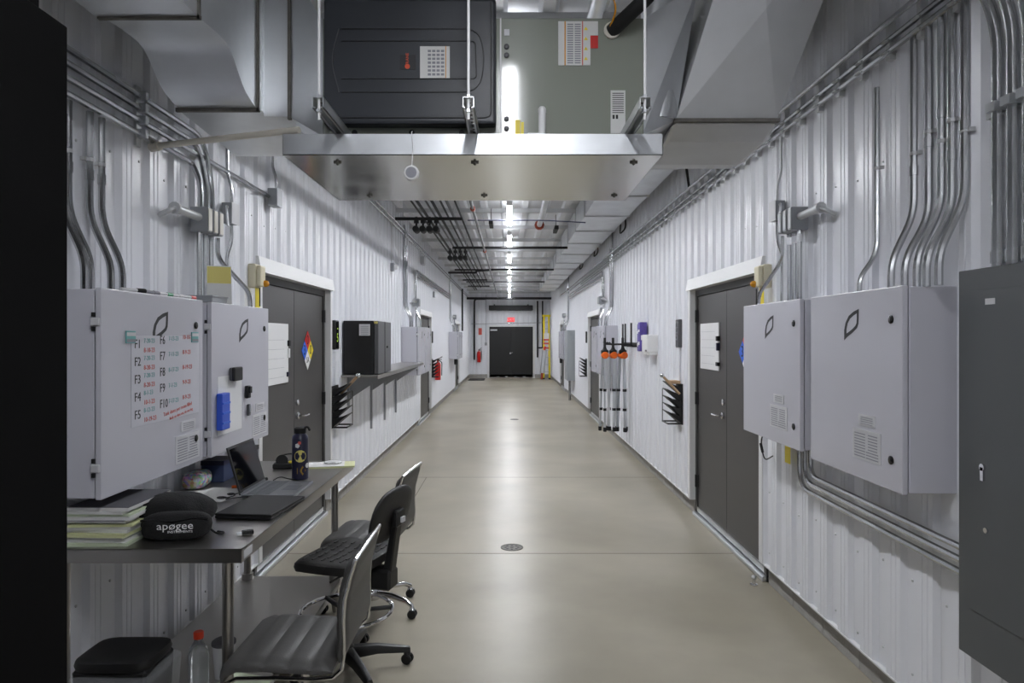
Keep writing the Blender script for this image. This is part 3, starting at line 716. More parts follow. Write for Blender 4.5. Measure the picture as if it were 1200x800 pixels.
# struts and threaded rods
for x, lab in ((-.685, 'left'), (-.147, 'middle'), (.487, 'right')):
    t = thing('hanger_strut', 'slotted steel strut under the air handler on a threaded rod, %s of three' % lab, 'strut', (x, 2.44, 2.48), group='struts under the air handler')
    c = MB(); g = .0205
    c.box(x-g, x-g+.003, 2.44, 3.60, 2.478, 2.498+.02).box(x+g-.003, x+g, 2.44, 3.60, 2.478, 2.518).box(x-g, x+g, 2.44, 3.60, 2.515, 2.518).box(x-g, x-g+.009, 2.44, 3.6, 2.478, 2.481).box(x+g-.009, x+g, 2.44, 3.6, 2.478, 2.481)
    c.build('channel', 'galv', t, world=True)
    mb = MB()
    for q in range(9): mb.lathe([(.007, 2.5145), (.007, 2.5152)], (x, 2.50+.045*q, 0), 'z', 8)
    mb.build('slot_marks', 'black', t, world=True)
    MB().tube([(x, 2.455, 2.44), (x, 2.455, ZC-.05)], .005, 6).build('threaded_rod', 'pvc_white', t, world=True)
    MB().lathe([(.011, 2.518), (.011, 2.528)], (x, 2.455, 0), 'z', 6).lathe([(.011, 2.466), (.011, 2.476)], (x, 2.455, 0), 'z', 6).build('nut', 'galv', t, world=True)
# small hanging sensor
t = thing('hanging_sensor', 'small round white sensor dangling on a cord from the pan', 'sensor', (-.39, 2.72, 2.28))
MB().tube([(-.39, 2.742, 2.485), (-.392, 2.735, 2.48), (-.385, 2.73, 2.42), (-.39, 2.725, 2.34)], .002, 6).build('cord', 'white', t, world=True)
MB().lathe([(.026, 2.735), (.030, 2.730), (.030, 2.712), (.026, 2.708)], (-.39, 0, 2.312), 'y', 20).build('disc', 'white', t, smooth=True, world=True)
MB().lathe([(.022, 2.7081), (.022, 2.7072)], (-.39, 0, 2.312), 'y', 20).build('face_print', 'ink_grey', t, world=True)
# condensate pipe
t = thing('condensate_pipe', 'off white plastic pipe from the pan to the left wall', 'pipe', (-1.25, 3.1, 2.53))
MB().tube([(XL+.03, 3.20, 2.555), (-.90, 2.92, 2.545)], .0145, 10).build('pipe', 'pvc', t, smooth=True, world=True)
MB().tube([(XL+.0, 3.21, 2.55), (XL+.05, 3.19, 2.553)], .021, 10).build('end_fitting', 'pvc', t, smooth=True, world=True)

# ------------------------------------------------------------------ left supply duct (S-offset toward the viewer)
t = thing('supply_duct', 'galvanised rectangular duct with an S shaped offset left of the air handler', 'duct', (-1.2, 2.6, 2.62))
dx0, dx1 = -1.42, -1.085
def duct_sweep(ys, x0, x1, top):
    mb = MB(); bm = mb.bm; rings = []
    for y, z in ys: rings.append([bm.verts.new(p) for p in ((x0, y, z), (x1, y, z), (x1, y, z+top), (x0, y, z+top))])
    for A, B in zip(rings, rings[1:]):
        for i in range(4): bm.faces.new((A[i], A[(i+1) % 4], B[(i+1) % 4], B[i]))
    bm.faces.new(rings[0]); bm.faces.new(rings[-1][::-1]); return mb
def sm(u): return u*u*(3-2*u)
S = [(2.38, 2.772), (2.46, 2.782), (2.55, 2.788), (2.61, 2.787), (2.65, 2.777), (2.69, 2.752), (2.73, 2.718), (2.77, 2.688), (2.81, 2.667), (2.87, 2.65), (2.93, 2.640)]
duct_sweep(S, dx0, dx1, .62).build('offset_section', 'galv', t, smooth=True, world=True)
duct_sweep([(.9, 2.79), (2.375, 2.772)], dx0-.02, dx1, .60).build('straight_section', 'galv', t, world=True)
duct_sweep([(2.935, 2.632), (3.55, 2.60)], dx0, dx1+.02, .65).build('plenum_box', 'galv', t, world=True)
MB().box(dx0-.012, dx1+.010, 2.370, 2.384, 2.764, 2.778).box(dx1-.002, dx1+.008, 2.370, 2.384, 2.764, 3.4).build('seam_flange', 'seam', t, world=True)
MB().box(dx0-.012, dx1+.012, 2.926, 2.940, 2.626, 2.642).box(dx1-.002, dx1+.010, 2.926, 2.940, 2.626, 3.3).build('seam_flange', 'seam', t, world=True)
# collar between plenum and unit
MB().hexa([(dx1+.02, 2.96, 2.615), (-.95, 2.96, 2.615), (-.95, 3.45, 2.58), (dx1+.02, 3.45, 2.58)], [(dx1+.02, 2.96, 3.25), (-.95, 2.96, 3.25), (-.95, 3.45, 3.25), (dx1+.02, 3.45, 3.25)]).build('collar', 'galv', t, world=True)
MB().hexa([(-.95, 2.955, 2.612), (-.79, UY+.06, 2.51), (-.79, 3.40, 2.51), (-.95, 3.45, 2.58)], [(-.95, 2.955, 3.25), (-.79, UY+.06, 3.0), (-.79, 3.40, 3.0), (-.95, 3.45, 3.25)]).build('transition', 'galv', t, world=True)
MB().box(-.958, -.944, 2.945, 2.965, 2.60, 3.25).build('caulk_seam', 'seam', t, world=True)
# white registration angle on the straight section
bx('edge_angle', 'trim_white', t, dx1+.001, dx1+.012, 2.18, 2.36, 2.85, 2.93, world=True)

# ------------------------------------------------------------------ right riser duct
t = thing('return_duct', 'cross-broken sheet metal riser duct right of the air handler', 'duct', (.95, 3.3, 2.58))
def X4(b, tp, nm): MB().hexa(b, tp).build(nm, 'galv', t, world=True)
# offset riser, front face pressed with a shallow pyramid crease
b0, b1, b2, b3 = (.72, 2.95, 2.60), (1.155, 2.95, 2.60), (1.155, 3.60, 2.60), (.72, 3.60, 2.60)
t0, t1, t2, t3 = (.95, 2.62, 3.50), (1.42, 2.62, 3.50), (1.42, 3.55, 3.50), (.95, 3.55, 3.50)
mb = MB(); bm = mb.bm
vb = [bm.verts.new(p) for p in (b0, b1, b2, b3)]; vt = [bm.verts.new(p) for p in (t0, t1, t2, t3)]
cx = bm.verts.new(((b0[0]+t1[0])/2-.03, (b0[1]+t1[1])/2-.022, (b0[2]+t1[2])/2-.06))
for p, q in ((vb[0], vb[1]), (vb[1], vt[1]), (vt[1], vt[0]), (vt[0], vb[0])): bm.faces.new((p, q, cx))
bm.faces.new((vb[1], vb[2], vt[2], vt[1])); bm.faces.new((vb[2], vb[3], vt[3], vt[2])); bm.faces.new((vb[3], vb[0], vt[0], vt[3])); bm.faces.new(vt); bm.faces.new(vb[::-1])
mb.build('offset_riser', 'galv_dull', t, world=True)
MB().box(.71, 1.165, 2.940, 2.960, 2.588, 2.602).build('seam_flange', 'seam', t, world=True)
# rounded boot underneath that turns back under the riser
prof = [(2.955, 2.588), (3.10, 2.545), (3.45, 2.53), (3.60, 2.545), (3.64, 2.588)]
mb = MB().prism([(.705, y, z) for y, z in prof], (.465, 0, 0)); mb.build('lower_boot', 'galv_dull', t, bevel=.02, bseg=2, world=True)
MB().hexa([(.56, UY+.04, 2.51), (.722, 2.955, 2.60), (.722, 3.5, 2.60), (.56, 3.40, 2.51)], [(.56, UY+.04, 3.0), (.80, 2.90, 3.15), (.80, 3.5, 3.15), (.56, 3.40, 3.0)]).build('transition', 'galv', t, world=True)
MB().tube([(.655, 2.985, 2.60), (.655, 2.985, 3.3)], .078, 20).build('side_roll', 'galv', t, smooth=True, world=True)

# main duct running down the right of the corridor: sections are parts
t = thing('main_duct', 'long galvanised duct in flanged sections under the roof on the right', 'duct', (1.26, 10, 3.22))
ys = [3.62, 5.1, 6.35, 7.6, 8.85, 10.1, 11.4, 12.9, 14.4, 15.9, 17.4, 18.9, 20.4, 21.9, 23.4]
for i, (a, b) in enumerate(zip(ys, ys[1:])):
    sh = 0 if b < 9 else .0
    x0, x1, z0 = (.98, 1.55, 3.24) if a < 14 else (1.03, 1.55, 3.27)
    mb = MB(); bm = mb.bm
    c = [bm.verts.new(p) for p in ((x0, a+.01, z0), (x1, a+.01, z0), (x1, b-.01, z0), (x0, b-.01, z0), (x0, a+.01, 3.56), (x1, a+.01, 3.56), (x1, b-.01, 3.56), (x0, b-.01, 3.56))]
    m_ = bm.verts.new(((x0+x1)/2, (a+b)/2, z0+.012))
    for p, q in ((0,1),(1,2),(2,3),(3,0)): bm.faces.new((c[q], c[p], m_))
    s_ = bm.verts.new((x0+.010, (a+b)/2, (z0+3.56)/2))
    for p, q in ((0,3),(3,7),(7,4),(4,0)): bm.faces.new((c[p], c[q], s_))
    for f in ((4,5,6,7),(0,1,5,4),(1,2,6,5),(2,3,7,6)): bm.faces.new([c[k] for k in f])
    mb.build('duct_section', 'galv', t, world=True)
    MB().box(x0-.014, x1+.014, b-.012, b+.012, z0-.016, 3.56).build('flange', 'galv_dull', t, world=True)

# ------------------------------------------------------------------ roof level pipes
def pipe(pts, r, m, label, R=.12, cat='pipe', name='pipe', rings=(), seg=10):
    t = thing(name, label, cat, Vector(pts[0]))
    MB().tube(fillet(pts, R) if len(pts) > 2 else pts, r, seg).build('tube', m, t, smooth=True, world=True)
    for c, ax, rm in rings: MB().lathe([(r*1.7, -.035), (r*1.9, -.02), (r*1.9, .02), (r*1.7, .035)], c, ax, 10).build('fitting', rm, t, smooth=True, world=True)
    return t
pipe([(-.43, 4.2, 3.17), (-.43, 25.5, 3.17)], .017, 'grey_metal', 'thin sprinkler pipe running down the corridor with red fittings', rings=[((-.43, 8.0, 3.17), 'y', 'copper'), ((-.43, 11.9, 3.17), 'y', 'copper')], name='sprinkler_pipe')
pipe([(.455, 2.3, 3.37), (.455, 10.4, 3.37)], .040, 'galv', 'thick silver pipe with a reddish end ring under the roof', rings=[((.455, 10.36, 3.37), 'y', 'copper')], name='vent_pipe', seg=14)
for (y, z, x0, x1, lab) in ((8.96, 3.22, -1.5, -.62, 'black cross pipe above the nearer row of four traps'), (11.75, 3.21, -.98, 1.0, 'black cross pipe above the farther row of four traps'),
                            (15.4, 3.20, -.36, 1.0, 'black cross pipe beyond the second light'), (19.0, 3.22, -1.2, .98, 'thin black cross pipe in the middle of the row of lights')):
    t = pipe([(x0, y, z), (x1, y, z)], .022 if y < 18 else .016, 'black_pipe', lab)
    for q in (.12, .88): MB().tube([(x0+(x1-x0)*q, y, z), (x0+(x1-x0)*q, y, ZC-.04)], .005, 6).build('hanger_rod', 'galv_dull', t, world=True)
pipe([(-1.38, 15.4, 3.13), (-.75, 15.4, 3.13), (-.75, 15.4, 3.17), (-.36, 15.4, 3.20)], .024, 'black_pipe', 'black pipe with a jog crossing above the left wall boxes', R=.03)
pipe([(-1.7, 26.9, 3.22), (1.65, 26.9, 3.22)], .045, 'black_pipe', 'thick black pipe across the far end above the air curtain')
pipe([(-1.46, 28.45, .75), (-1.46, 28.45, 3.28), (-1.0, 28.45, 3.28)], .035, 'black_pipe', 'black pipe rising on the left of the far end wall')
pipe([(-1.62, 23.5, 1.9), (-1.62, 23.5, 3.35)], .03, 'black_pipe', 'black vertical pipe high on the left wall near the far corner', R=.05)
pipe([(1.17, 28.45, .85), (1.17, 28.45, 3.2)], .035, 'black_pipe', 'black pipe right of the far door, left of the pair')
pipe([(1.38, 28.45, 3.2), (1.38, 28.45, 1.25), (1.19, 28.45, 1.25)], .03, 'black_pipe', 'black pipe right of the far door, right of the pair', R=.05)
pipe([(-.55, 8.96, 3.2), (.2, 8.96, 3.2), (.5, 9.0, 3.205), (1.0, 8.96, 3.17)], .008, 'line_grey', 'thin blue grey line crossing near the silver pipe', R=.2)
# bundle of dark pipes along the roof on the left
for i in range(7):
    x = -1.28+.095*i
    pipe([(x, 4.0, 3.44-.03*(i % 2)), (x, 25.4-.6*i, 3.44-.03*(i % 2))], .020 if i % 2 else .014, 'black_pipe' if i % 3 != 2 else 'grey_metal', 'dark pipe in the roof bundle on the left, number %s from the wall' % ('one', 'two', 'three', 'four', 'five', 'six', 'seven')[i], name='roof_pipe')
for r_, (y, z, xs) in enumerate(((8.98, 3.08, -1.225), (11.75, 3.03, -1.02))):
    for i in range(4):
        x = xs+.088*i
        t = thing('pipe_trap', 'black round trap hanging from the roof pipes, %s of the %s row of four' % (('leftmost', 'second', 'third', 'rightmost')[i], ('nearer', 'farther')[r_]), 'pipe trap', (x, y, z), group='black traps in two rows')
        MB().lathe([(.034, -.09), (.043, -.075), (.043, .075), (.034, .09)], (0, 0, 0), 'y', 14).build('trap_body', 'black_pipe', t, smooth=True)
        MB().tube([(0, 0, .03), (0, 0, .17)], .014, 8).build('stem', 'black_pipe', t)
        MB().lathe([(.033, .085), (.033, .13)], (0, 0, 0), 'z', 10).build('collar', 'black_pipe', t)
for y in (17.2, 20.2, 22.6):
    tag(bx('pipe_bracket', 'black_pipe', None, -1.38, -.66, y-.02, y+.02, 3.355, 3.392), 'black bracket bar under the roof pipe bundle, %s' % {17.2: 'nearest of three', 20.2: 'middle of three', 22.6: 'farthest of three'}[y], 'bracket')
for i, (x, y) in enumerate(((-.27, 10.1), (.72, 10.6))):
    t = thing('roof_sensor', 'small dark device hanging under the roof %s of the lights' % ('left', 'right')[i], 'sensor', (x, y, 3.35))
    bx('body', 'black', t, -.03, .03, -.22, .22, -.04, .02, bevel=.006); MB().tube([(0, 0, .02), (0, 0, .22)], .006, 6).build('stem', 'grey_metal', t)
for i, (y, z) in enumerate(((9.6, 2.95), (12.6, 2.98), (15.2, 3.0))):
    t = thing('hanging_cable', 'loop of dark cable hanging at the right duct edge, %s of three' % ('nearest', 'middle', 'farthest')[i], 'cable', (1.62, y, z))
    MB().tube(fillet([(0, 0, .5), (.02, .0, .25), (-.05, .1, .18), (-.02, .25, .28), (0, .3, .5)], .1), .012, 6).build('loop', 'black_pipe', t, smooth=True)
pipe([(1.60, 6.2, 3.25), (1.66, 6.3, 3.03)], .012, 'black_pipe', 'short dark brace between right duct and wall')

# ------------------------------------------------------------------ black rack at the left edge of the view
t = thing('equipment_rack', 'tall black rack cabinet close by at the left edge of the view', 'cabinet', (-1.33, 1.1, 0))
bx('side_panel', 'rack_black', t, XL+.01, -1.0, .6, 1.547, 0, 2.36, bevel=.004, world=True)
bx('door', 'rack_black', t, -1.0, -.985, .64, 1.50, .1, 2.30, world=True)
bx('handle', 'rack_black', t, -.985, -.965, .70, .72, 1.0, 1.2, world=True)
tag(bx('equipment_case', 'rack_black', None, XL+.05, -1.02, .62, 1.49, 2.36, 2.62, bevel=.01), 'black case on top of the rack cabinet', 'case')

# ------------------------------------------------------------------ stainless table
TZ = .89; TX0, TX1, TY0, TY1 = -1.655, -.972, 2.478, 4.25
t = thing('steel_table', 'long stainless steel work table against the left wall', 'table', ((TX0+TX1)/2, (TY0+TY1)/2, 0))
top = MB()
top.box(TX0, TX1, TY0, TY1, TZ-.004, TZ)
tt = top.build('table_top', 'stainless', t, world=True)
for a in ((TX0, TX1, TY0, TY0+.004), (TX0, TX1, TY1-.004, TY1), (TX0, TX0+.004, TY0, TY1), (TX1-.004, TX1, TY0, TY1)): bx('edge', 'stainless', tt, *a, TZ-.052, TZ, bevel=.0015, world=True)
bx('edge_label', 'plate', tt, TX1, TX1+.001, TY0+.02, TY0+.10, TZ-.042, TZ-.012, world=True)
for x, y in ((TX0+.07, TY0+.085), (TX0+.07, TY1-.12), (TX1-.085, TY0+.085), (TX1-.085, TY1-.12)):
    if True:
        if x < -1.4 and y < 3: x, y = TX0+.022, TY0+.024
        lg = MB().lathe([(.012, 0), (.016, .02), (.021, .05), (.021, TZ-.03)], (x, y, 0), 'z', 14).build('leg', 'stainless', t, smooth=True, world=True)
        MB().lathe([(.034, .17), (.034, .235)], (x, y, 0), 'z', 12).build('shelf_socket', 'stainless', lg, smooth=True, world=True)
sh = bx('under_shelf', 'stainless', t, TX0+.02, TX1-.05, TY0+.045, TY1-.07, .185, .20, bevel=.003, world=True)
bx('shelf_hem', 'stainless', sh, TX1-.053, TX1-.05, TY0+.045, TY1-.07, .16, .2, world=True)
SZ = .20
# things on the table -------------------------------------------------
specs = [('pad_green', .012), ('paper', .014), ('paper_dark', .007), ('pad_yellow', .013), ('paper', .012), ('paper', .012), ('pad_yellow', .010), ('paper', .010), ('paper_dark', .006), ('paper', .013), ('pad_green', .010), ('paper', .011), ('paper_dark', .014)]
z = TZ; nm = ('bottom', 'second from the bottom', 'third from the bottom', 'fourth from the bottom', 'fifth from the bottom', 'sixth from the bottom', 'middle', 'sixth from the top', 'fifth from the top', 'fourth from the top', 'third from the top', 'second from the top', 'top')
cn = {'pad_green': 'pale green', 'paper': 'white', 'paper_dark': 'dark grey', 'pad_yellow': 'pale yellow'}
for i, (m_, h_) in enumerate(specs):
    jx, jy = random.uniform(-.012, .012), random.uniform(-.012, .012); a = random.uniform(-.06, .06)
    t = thing('notepad', '%s notepad in the near stack on the table, %s' % (cn[m_], nm[i]), 'notepad', (-1.515+jx, 2.66+jy, z), a, 'stack of notepads')
    b = bx('page_block', m_ if m_ != 'paper_dark' else 'paper', t, -.115, .115, -.15, .15, .0005, h_-.002)
    bx('cover', m_, t, -.116, .116, -.151, .151, h_-.002, h_-.0003)
    z += h_
# pouch
t = thing('zip_pouch', 'soft black pouch with white lettering lying on the table', 'bag', (-1.315, 2.69, TZ), math.radians(8))
MB().blob((-.025, .035, .072), (.155, .115, .074), 2.6, 28, 14, .045).build('main_bag', 'fabric_black', t, smooth=True)
fp = MB().blob((.035, -.095, .052), (.125, .042, .052), 3.2, 26, 12, .012).build('front_pocket', 'fabric_black', t, smooth=True)
MB().tube([(-.085+.24*i/10, -.135+.004*abs(i-5)**1.3*.4, .080+.004*math.sin(i)) for i in range(11)], .004, 6).build('zipper', 'black_gloss', fp, smooth=True)
MB().tube(fillet([(.14, -.06, .03), (.18, -.09, .012), (.20, -.05, .006), (.165, -.03, .006)], .02), .004, 6).build('strap_end', 'fabric_black', t, smooth=True)
MB().blob((-.16, .0, .06), (.055, .09, .06), 2.3, 16, 8, .06).build('folded_strap', 'fabric_black', t, smooth=True)
text('ap\u00f8gee', .040, 'white', fp, (.042, -.1375, .060), (PI/2, 0, 0), sx=1.15)
text('INSTRUMENTS', .0125, 'white', fp, (.060, -.1370, .038), (PI/2, 0, 0), sx=1.1)
# usb fob
t = thing('usb_receiver', 'small black plug lying near the table edge', 'plug', (-1.02, 2.66, TZ), .5)
bx('body', 'black_gloss', t, -.022, .022, -.014, .014, 0, .018, bevel=.006, bseg=2); bx('connector', 'alu', t, -.04, -.022, -.008, .008, .005, .011)
# closed laptop
t = thing('closed_laptop', 'closed black laptop in front of the open one', 'laptop', (-1.105, 3.05, TZ), math.radians(-6))
bx('base', 'black_box', t, -.125, .125, -.175, .175, .002, .014, bevel=.004, bseg=2); bx('lid', 'black', t, -.125, .125, -.175, .175, .0145, .024, bevel=.004, bseg=2)
# open laptop
t = thing('open_laptop', 'open grey laptop with a dark screen facing the corridor', 'laptop', (-1.155, 3.42, TZ))
bs = bx('base', 'laptop', t, -.125, .125, -.165, .165, .002, .017, bevel=.004, bseg=2)
kp = None
for r_ in range(5):
    for c_ in range(12):
        lx, ly = -.095+.022*r_, -.138+.0252*c_
        if kp is None: kp = bx('key', 'key', bs, -.0095, .0095, -.0112, .0112, .017, .0185); kp.location = (lx, ly, 0)
        else: inst(kp, bs, (lx, ly, 0))
bx('touchpad', 'key', bs, .03, .105, -.05, .05, .017, .0174)
lid = MB(); a = math.radians(16); H = .235
def LP(u, z, d): return (-.125-math.sin(a)*z-math.cos(a)*d, u, .016+math.cos(a)*z-math.sin(a)*d)
def slab(u0, u1, z0, z1, d0, d1):
    return MB().hexa([LP(u0, z0, d1), LP(u0, z0, d0), LP(u1, z0, d0), LP(u1, z0, d1)], [LP(u0, z1, d1), LP(u0, z1, d0), LP(u1, z1, d0), LP(u1, z1, d1)])
ld = slab(-.165, .165, 0, H, 0, .009).build('lid', 'black_box', t, bevel=.002)
slab(-.152, .152, .022, H-.012, -.0008, .001).build('screen', 'screen', ld)
slab(-.165, .165, .0, .012, -.001, .004).build('hinge_bar', 'laptop', ld)
# bottle
t = thing('water_bottle', 'dark blue insulated bottle with round yellow stickers', 'bottle', (-1.14, 3.72, TZ))
MB().lathe([(.040, 0), (.044, .004), (.044, .215), (.040, .232), (.031, .243), (.029, .25)], seg=24).build('body', 'navy', t, smooth=True)
cp = MB().lathe([(.032, .248), (.033, .252), (.033, .275), (.022, .283)], seg=20).build('cap', 'black', t, smooth=True)
MB().tube(fillet([(.02, -.01, .275), (.045, -.01, .285), (.055, -.01, .262)], .015), .006, 6).build('carry_loop', 'black', cp, smooth=True)
def sticker(zc, rad, m_, ang, n=14, nm='sticker'):
    mb = MB(); pts = []
    for k in range(n):
        u = rad*math.cos(2*PI*k/n); v = rad*math.sin(2*PI*k/n)
        th = ang+u/.0446; pts.append((.0446*math.cos(th), .0446*math.sin(th), zc+v))
    mb.poly(pts); bm = mb.bm; bm.faces.ensure_lookup_table(); f = bm.faces[0]
    c = bm.verts.new((.0450*math.cos(ang), .0450*math.sin(ang), zc)); vs = list(f.verts); bm.faces.remove(f)
    for i in range(n): bm.faces.new((vs[i], vs[(i+1) % n], c))
    return mb.build(nm, m_, t)
ab = math.atan2(-3.72, 1.14)
sticker(.128, .033, 'sticker_yellow', ab); sticker(.128, .0, 'navy', ab) if False else None
def ring_text():
    o = text('19', .022, 'navy', t, (.0465*math.cos(ab), .0465*math.sin(ab), .128), (PI/2, 0, ab+PI/2), name='sticker_print')
ring_text()
sticker(.050, .027, 'sticker_gold', ab+.1, 5); sticker(.185, .014, 'paper', ab-.35, 5); sticker(.075, .014, 'paper', ab+.95, 10); sticker(.20, .010, 'ink_red', ab-.1, 6)
# notepad with a cloth at the far end
t = thing('yellow_notepad', 'pale yellow notepad at the far end of the table', 'notepad', (-1.07, 4.09, TZ), math.radians(12))
bx('pages', 'pad_yellow', t, -.14, .14, -.08, .08, 0, .010); bx('cover', 'paper', t, -.14, .08, -.08, .08, .010, .0115)
t = thing('reading_glasses_case', 'small white crumpled cloth on the yellow notepad', 'cloth', (-1.06, 4.10, TZ+.012))
MB().blob((0, 0, .008), (.055, .03, .010), 2.2, 16, 8, .12).build('cloth', 'white', t, smooth=True)
# things behind the laptop
t = thing('patterned_pouch', 'small multicoloured patterned pouch below the first enclosure', 'pouch', (-1.60, 3.50, TZ), .1)
MB().blob((0, 0, .042), (.055, .11, .043), 3, 22, 10, .02).build('pouch', 'pattern', t, smooth=True); MB().tube([(-.05+.1*i/6, -.06, .078) for i in range(7)], .003, 6).build('zipper', 'paper', t)
t = thing('storage_box', 'small blue cardboard box under the gap between the enclosures', 'box', (-1.575, 3.70, TZ)); bx('carton', 'box_blue', t, -.06, .06, -.08, .08, 0, .11, bevel=.003); bx('lid', 'navy', t, -.062, .062, -.082, .082, .09, .114)
t = thing('storage_box', 'small dark navy box behind the open laptop', 'box', (-1.50, 3.86, TZ)); bx('carton', 'navy', t, -.06, .06, -.06, .06, 0, .15, bevel=.004); bx('lid', 'black', t, -.062, .062, -.062, .062, .13, .154)
t = thing('tape_dispenser', 'black and yellow tape dispenser behind the open laptop', 'tape dispenser', (-1.30, 4.03, TZ), .2)
bx('base', 'black', t, -.09, .09, -.035, .035, 0, .03, bevel=.006); MB().lathe([(.035, -.012), (.035, .012)], (-.04, 0, .045), 'y', 16).build('tape_roll', 'black_box', t, smooth=True); bx('cutter', 'yellow', t, .0, .08, -.02, .02, .03, .038); MB().tube(fillet([(-.05, 0, .075), (.02, 0, .085), (.075, 0, .06), (.085, 0, .03)], .03), .004, 6).build('handle', 'black', t)
for i, (x, y, a, lab) in enumerate(((-1.52, 3.10, .1, 'loose white sheet under the first enclosure'), (-1.43, 3.34, -.15, 'loose white sheet beside the open laptop'), (-1.53, 3.28, .2, 'loose white sheet nearest the wall'))):
    t = thing('paper_sheet', lab, 'paper', (x, y, TZ+.001*i), a); bx('sheet', 'paper', t, -.108, .108, -.14, .14, 0, .0008)
t = thing('black_cable', 'coiled black cable between the open laptop and the pouch', 'cable', (-1.36, 3.20, TZ+.004))
MB().tube([(.035*math.cos(k*.6)*(1-.02*k)+(.004*k), .03*math.sin(k*.6), .006+.0016*k) for k in range(24)], .003, 6).tube(fillet([(.12, .06, .006), (.06, .03, .006), (.03, .0, .006)], .03), .003, 6).build('cable', 'black', t, smooth=True)
t = thing('black_cable', 'thin black cable curling right of the laptop screen', 'cable', (-1.20, 3.66, TZ)); MB().tube(fillet([(-.06, -.02, .006), (-.02, -.03, .03), (.03, .0, .006), (.09, .06, .005)], .03), .003, 6).build('cable', 'black', t, smooth=True)
for i, (x, y, m_, a, c_) in enumerate(((-1.36, 3.50, 'orange', .5, 'orange'), (-1.34, 3.62, 'white', 1.0, 'white'), (-1.38, 3.68, 'black', -.4, 'black'))):
    t = thing('marker_pen', '%s marker lying behind the open laptop' % c_, 'marker', (x, y, TZ+.008), a); MB().tube([(-.06, 0, 0), (.03, 0, 0)], .008, 8).build('barrel', m_, t); MB().tube([(.03, 0, 0), (.065, 0, 0)], .009, 8).build('cap', 'black' if m_ != 'black' else 'white', t)
# things below the table -----------------------------------------------
t = thing('waste_bin', 'small bin with black lid and clear liner under the table', 'bin', (-1.33, 2.36, 0))
MB().hexa([(-.105, -.085, 0), (.105, -.085, 0), (.105, .085, 0), (-.105, .085, 0)], [(-.125, -.10, .55), (.125, -.10, .55), (.125, .10, .55), (-.125, .10, .55)]).build('bucket', 'black', t, bevel=.01)
MB().hexa([(-.12, -.10, .12), (.12, -.10, .12), (.12, .10, .12), (-.12, .10, .12)], [(-.135, -.118, .535), (.152, -.118, .53), (.152, .118, .535), (-.135, .118, .535)]).build('liner', 'film', t, bevel=.03, bseg=3)
MB().blob((0, 0, .562), (.132, .108, .022), 5, 24, 8).build('lid', 'black', t, smooth=True)
t = thing('juice_bottle', 'clear plastic bottle with orange cap on the table shelf', 'bottle', (-1.275, 2.80, SZ))
MB().lathe([(.036, 0), (.040, .006), (.040, .16), (.034, .19), (.018, .215), (.0165, .235)], seg=18).build('body', 'clear', t, smooth=True); MB().lathe([(.020, .226), (.020, .25), (.017, .253)], seg=16).build('cap', 'cap_orange', t, smooth=True)
t = thing('paper_cup', 'grey cup behind the clear plastic bottle', 'cup', (-1.23, 2.94, SZ)); MB().lathe([(.036, 0), (.046, .14), (.048, .142)], seg=18).build('cup', 'plate', t, smooth=True); MB().lathe([(.05, .14), (.05, .152), (.042, .158)], seg=18).build('lid', 'paper_dark', t, smooth=True)
for i, (x, y, a, m_, lab) in enumerate(((-1.14, 2.78, .2, 'paper', 'white booklet lying on the shelf under the near chair'), (-1.10, 2.82, -.3, 'pad_green', 'pale green booklet lying on the shelf under the near chair'))):
    t = thing('booklet', lab, 'booklet', (x, y, SZ+.016*i), a); bx('pages', 'paper', t, -.10, .10, -.07, .07, 0, .014); bx('cover', m_, t, -.101, .101, -.071, .071, .014, .0155)

# ------------------------------------------------------------------ things on the left enclosures
lx = XL+DEP
# magnetic list sheet and its magnets (F1..F10)
cA = Vector((XL, (2.463+3.280)/2, 1.07))
t = thing('dry_erase_sheet', 'clear dry erase sheet with handwritten F1 to F10 dates', 'sheet', (lx+.0005, cA.y, 1.305), LA)
bx('sheet', 'clear_sheet', t, -.215, .36, -.0015, 0, 0, .36)
text('F1\nF2\nF3\nF4\nF5', .050, 'ink', t, (-.195, -.002, .185), align='LEFT', spacing=1.40)
text('F6\nF7\nF8\nF9\nF10', .052, 'ink', t, (.0, -.002, .205), align='LEFT', spacing=1.30, sx=.9)
text('7-20-23\n\n7-20-23\n\n7-20-23\n\n8-1-23\n\n8-12-23', .027, 'ink_teal', t, (-.125, -.002, .198), align='LEFT', spacing=1.30)
text('8-10-23\n\n8-20-23\n\n8-20-23\n\n10-1-23\n\n10-19-23', .027, 'ink_red', t, (-.125, -.002, .160), align='LEFT', spacing=1.30)
text('7-13-23\n7-11-23\n8-17-23\n7-1-23\n7-17-23', .028, 'ink_teal', t, (.075, -.002, .212), align='LEFT', spacing=2.42)
text('10-10-23\n8-9-23\n8-19-23\n9-9-23\n8-9-23', .028, 'ink_red', t, (.20, -.002, .218), align='LEFT', spacing=2.42, sx=1.05)
text('Tank dates per room filled', .024, 'ink_red', t, (.16, -.002, .036), rot=(PI/2, -.10, 0)); text('flush on date set, do not log', .019, 'ink_red', t, (.19, -.002, .012), rot=(PI/2, -.10, 0))
for i, (u, c) in enumerate(((-.225, 'left'), (.315, 'right'))):
    t = thing('picture_magnet', 'small landscape magnet at the upper %s corner of the handwritten list' % c, 'magnet', (lx+.002, cA.y+u, 1.635), LA)
    bx('magnet', 'ink_teal', t, -.033, .033, -.005, 0, 0, .048, bevel=.001); bx('print_strip', 'plate', t, -.031, .031, -.0056, -.005, .028, .042); bx('print_strip', 'ink_grey', t, -.031, .031, -.0056, -.005, .004, .016)
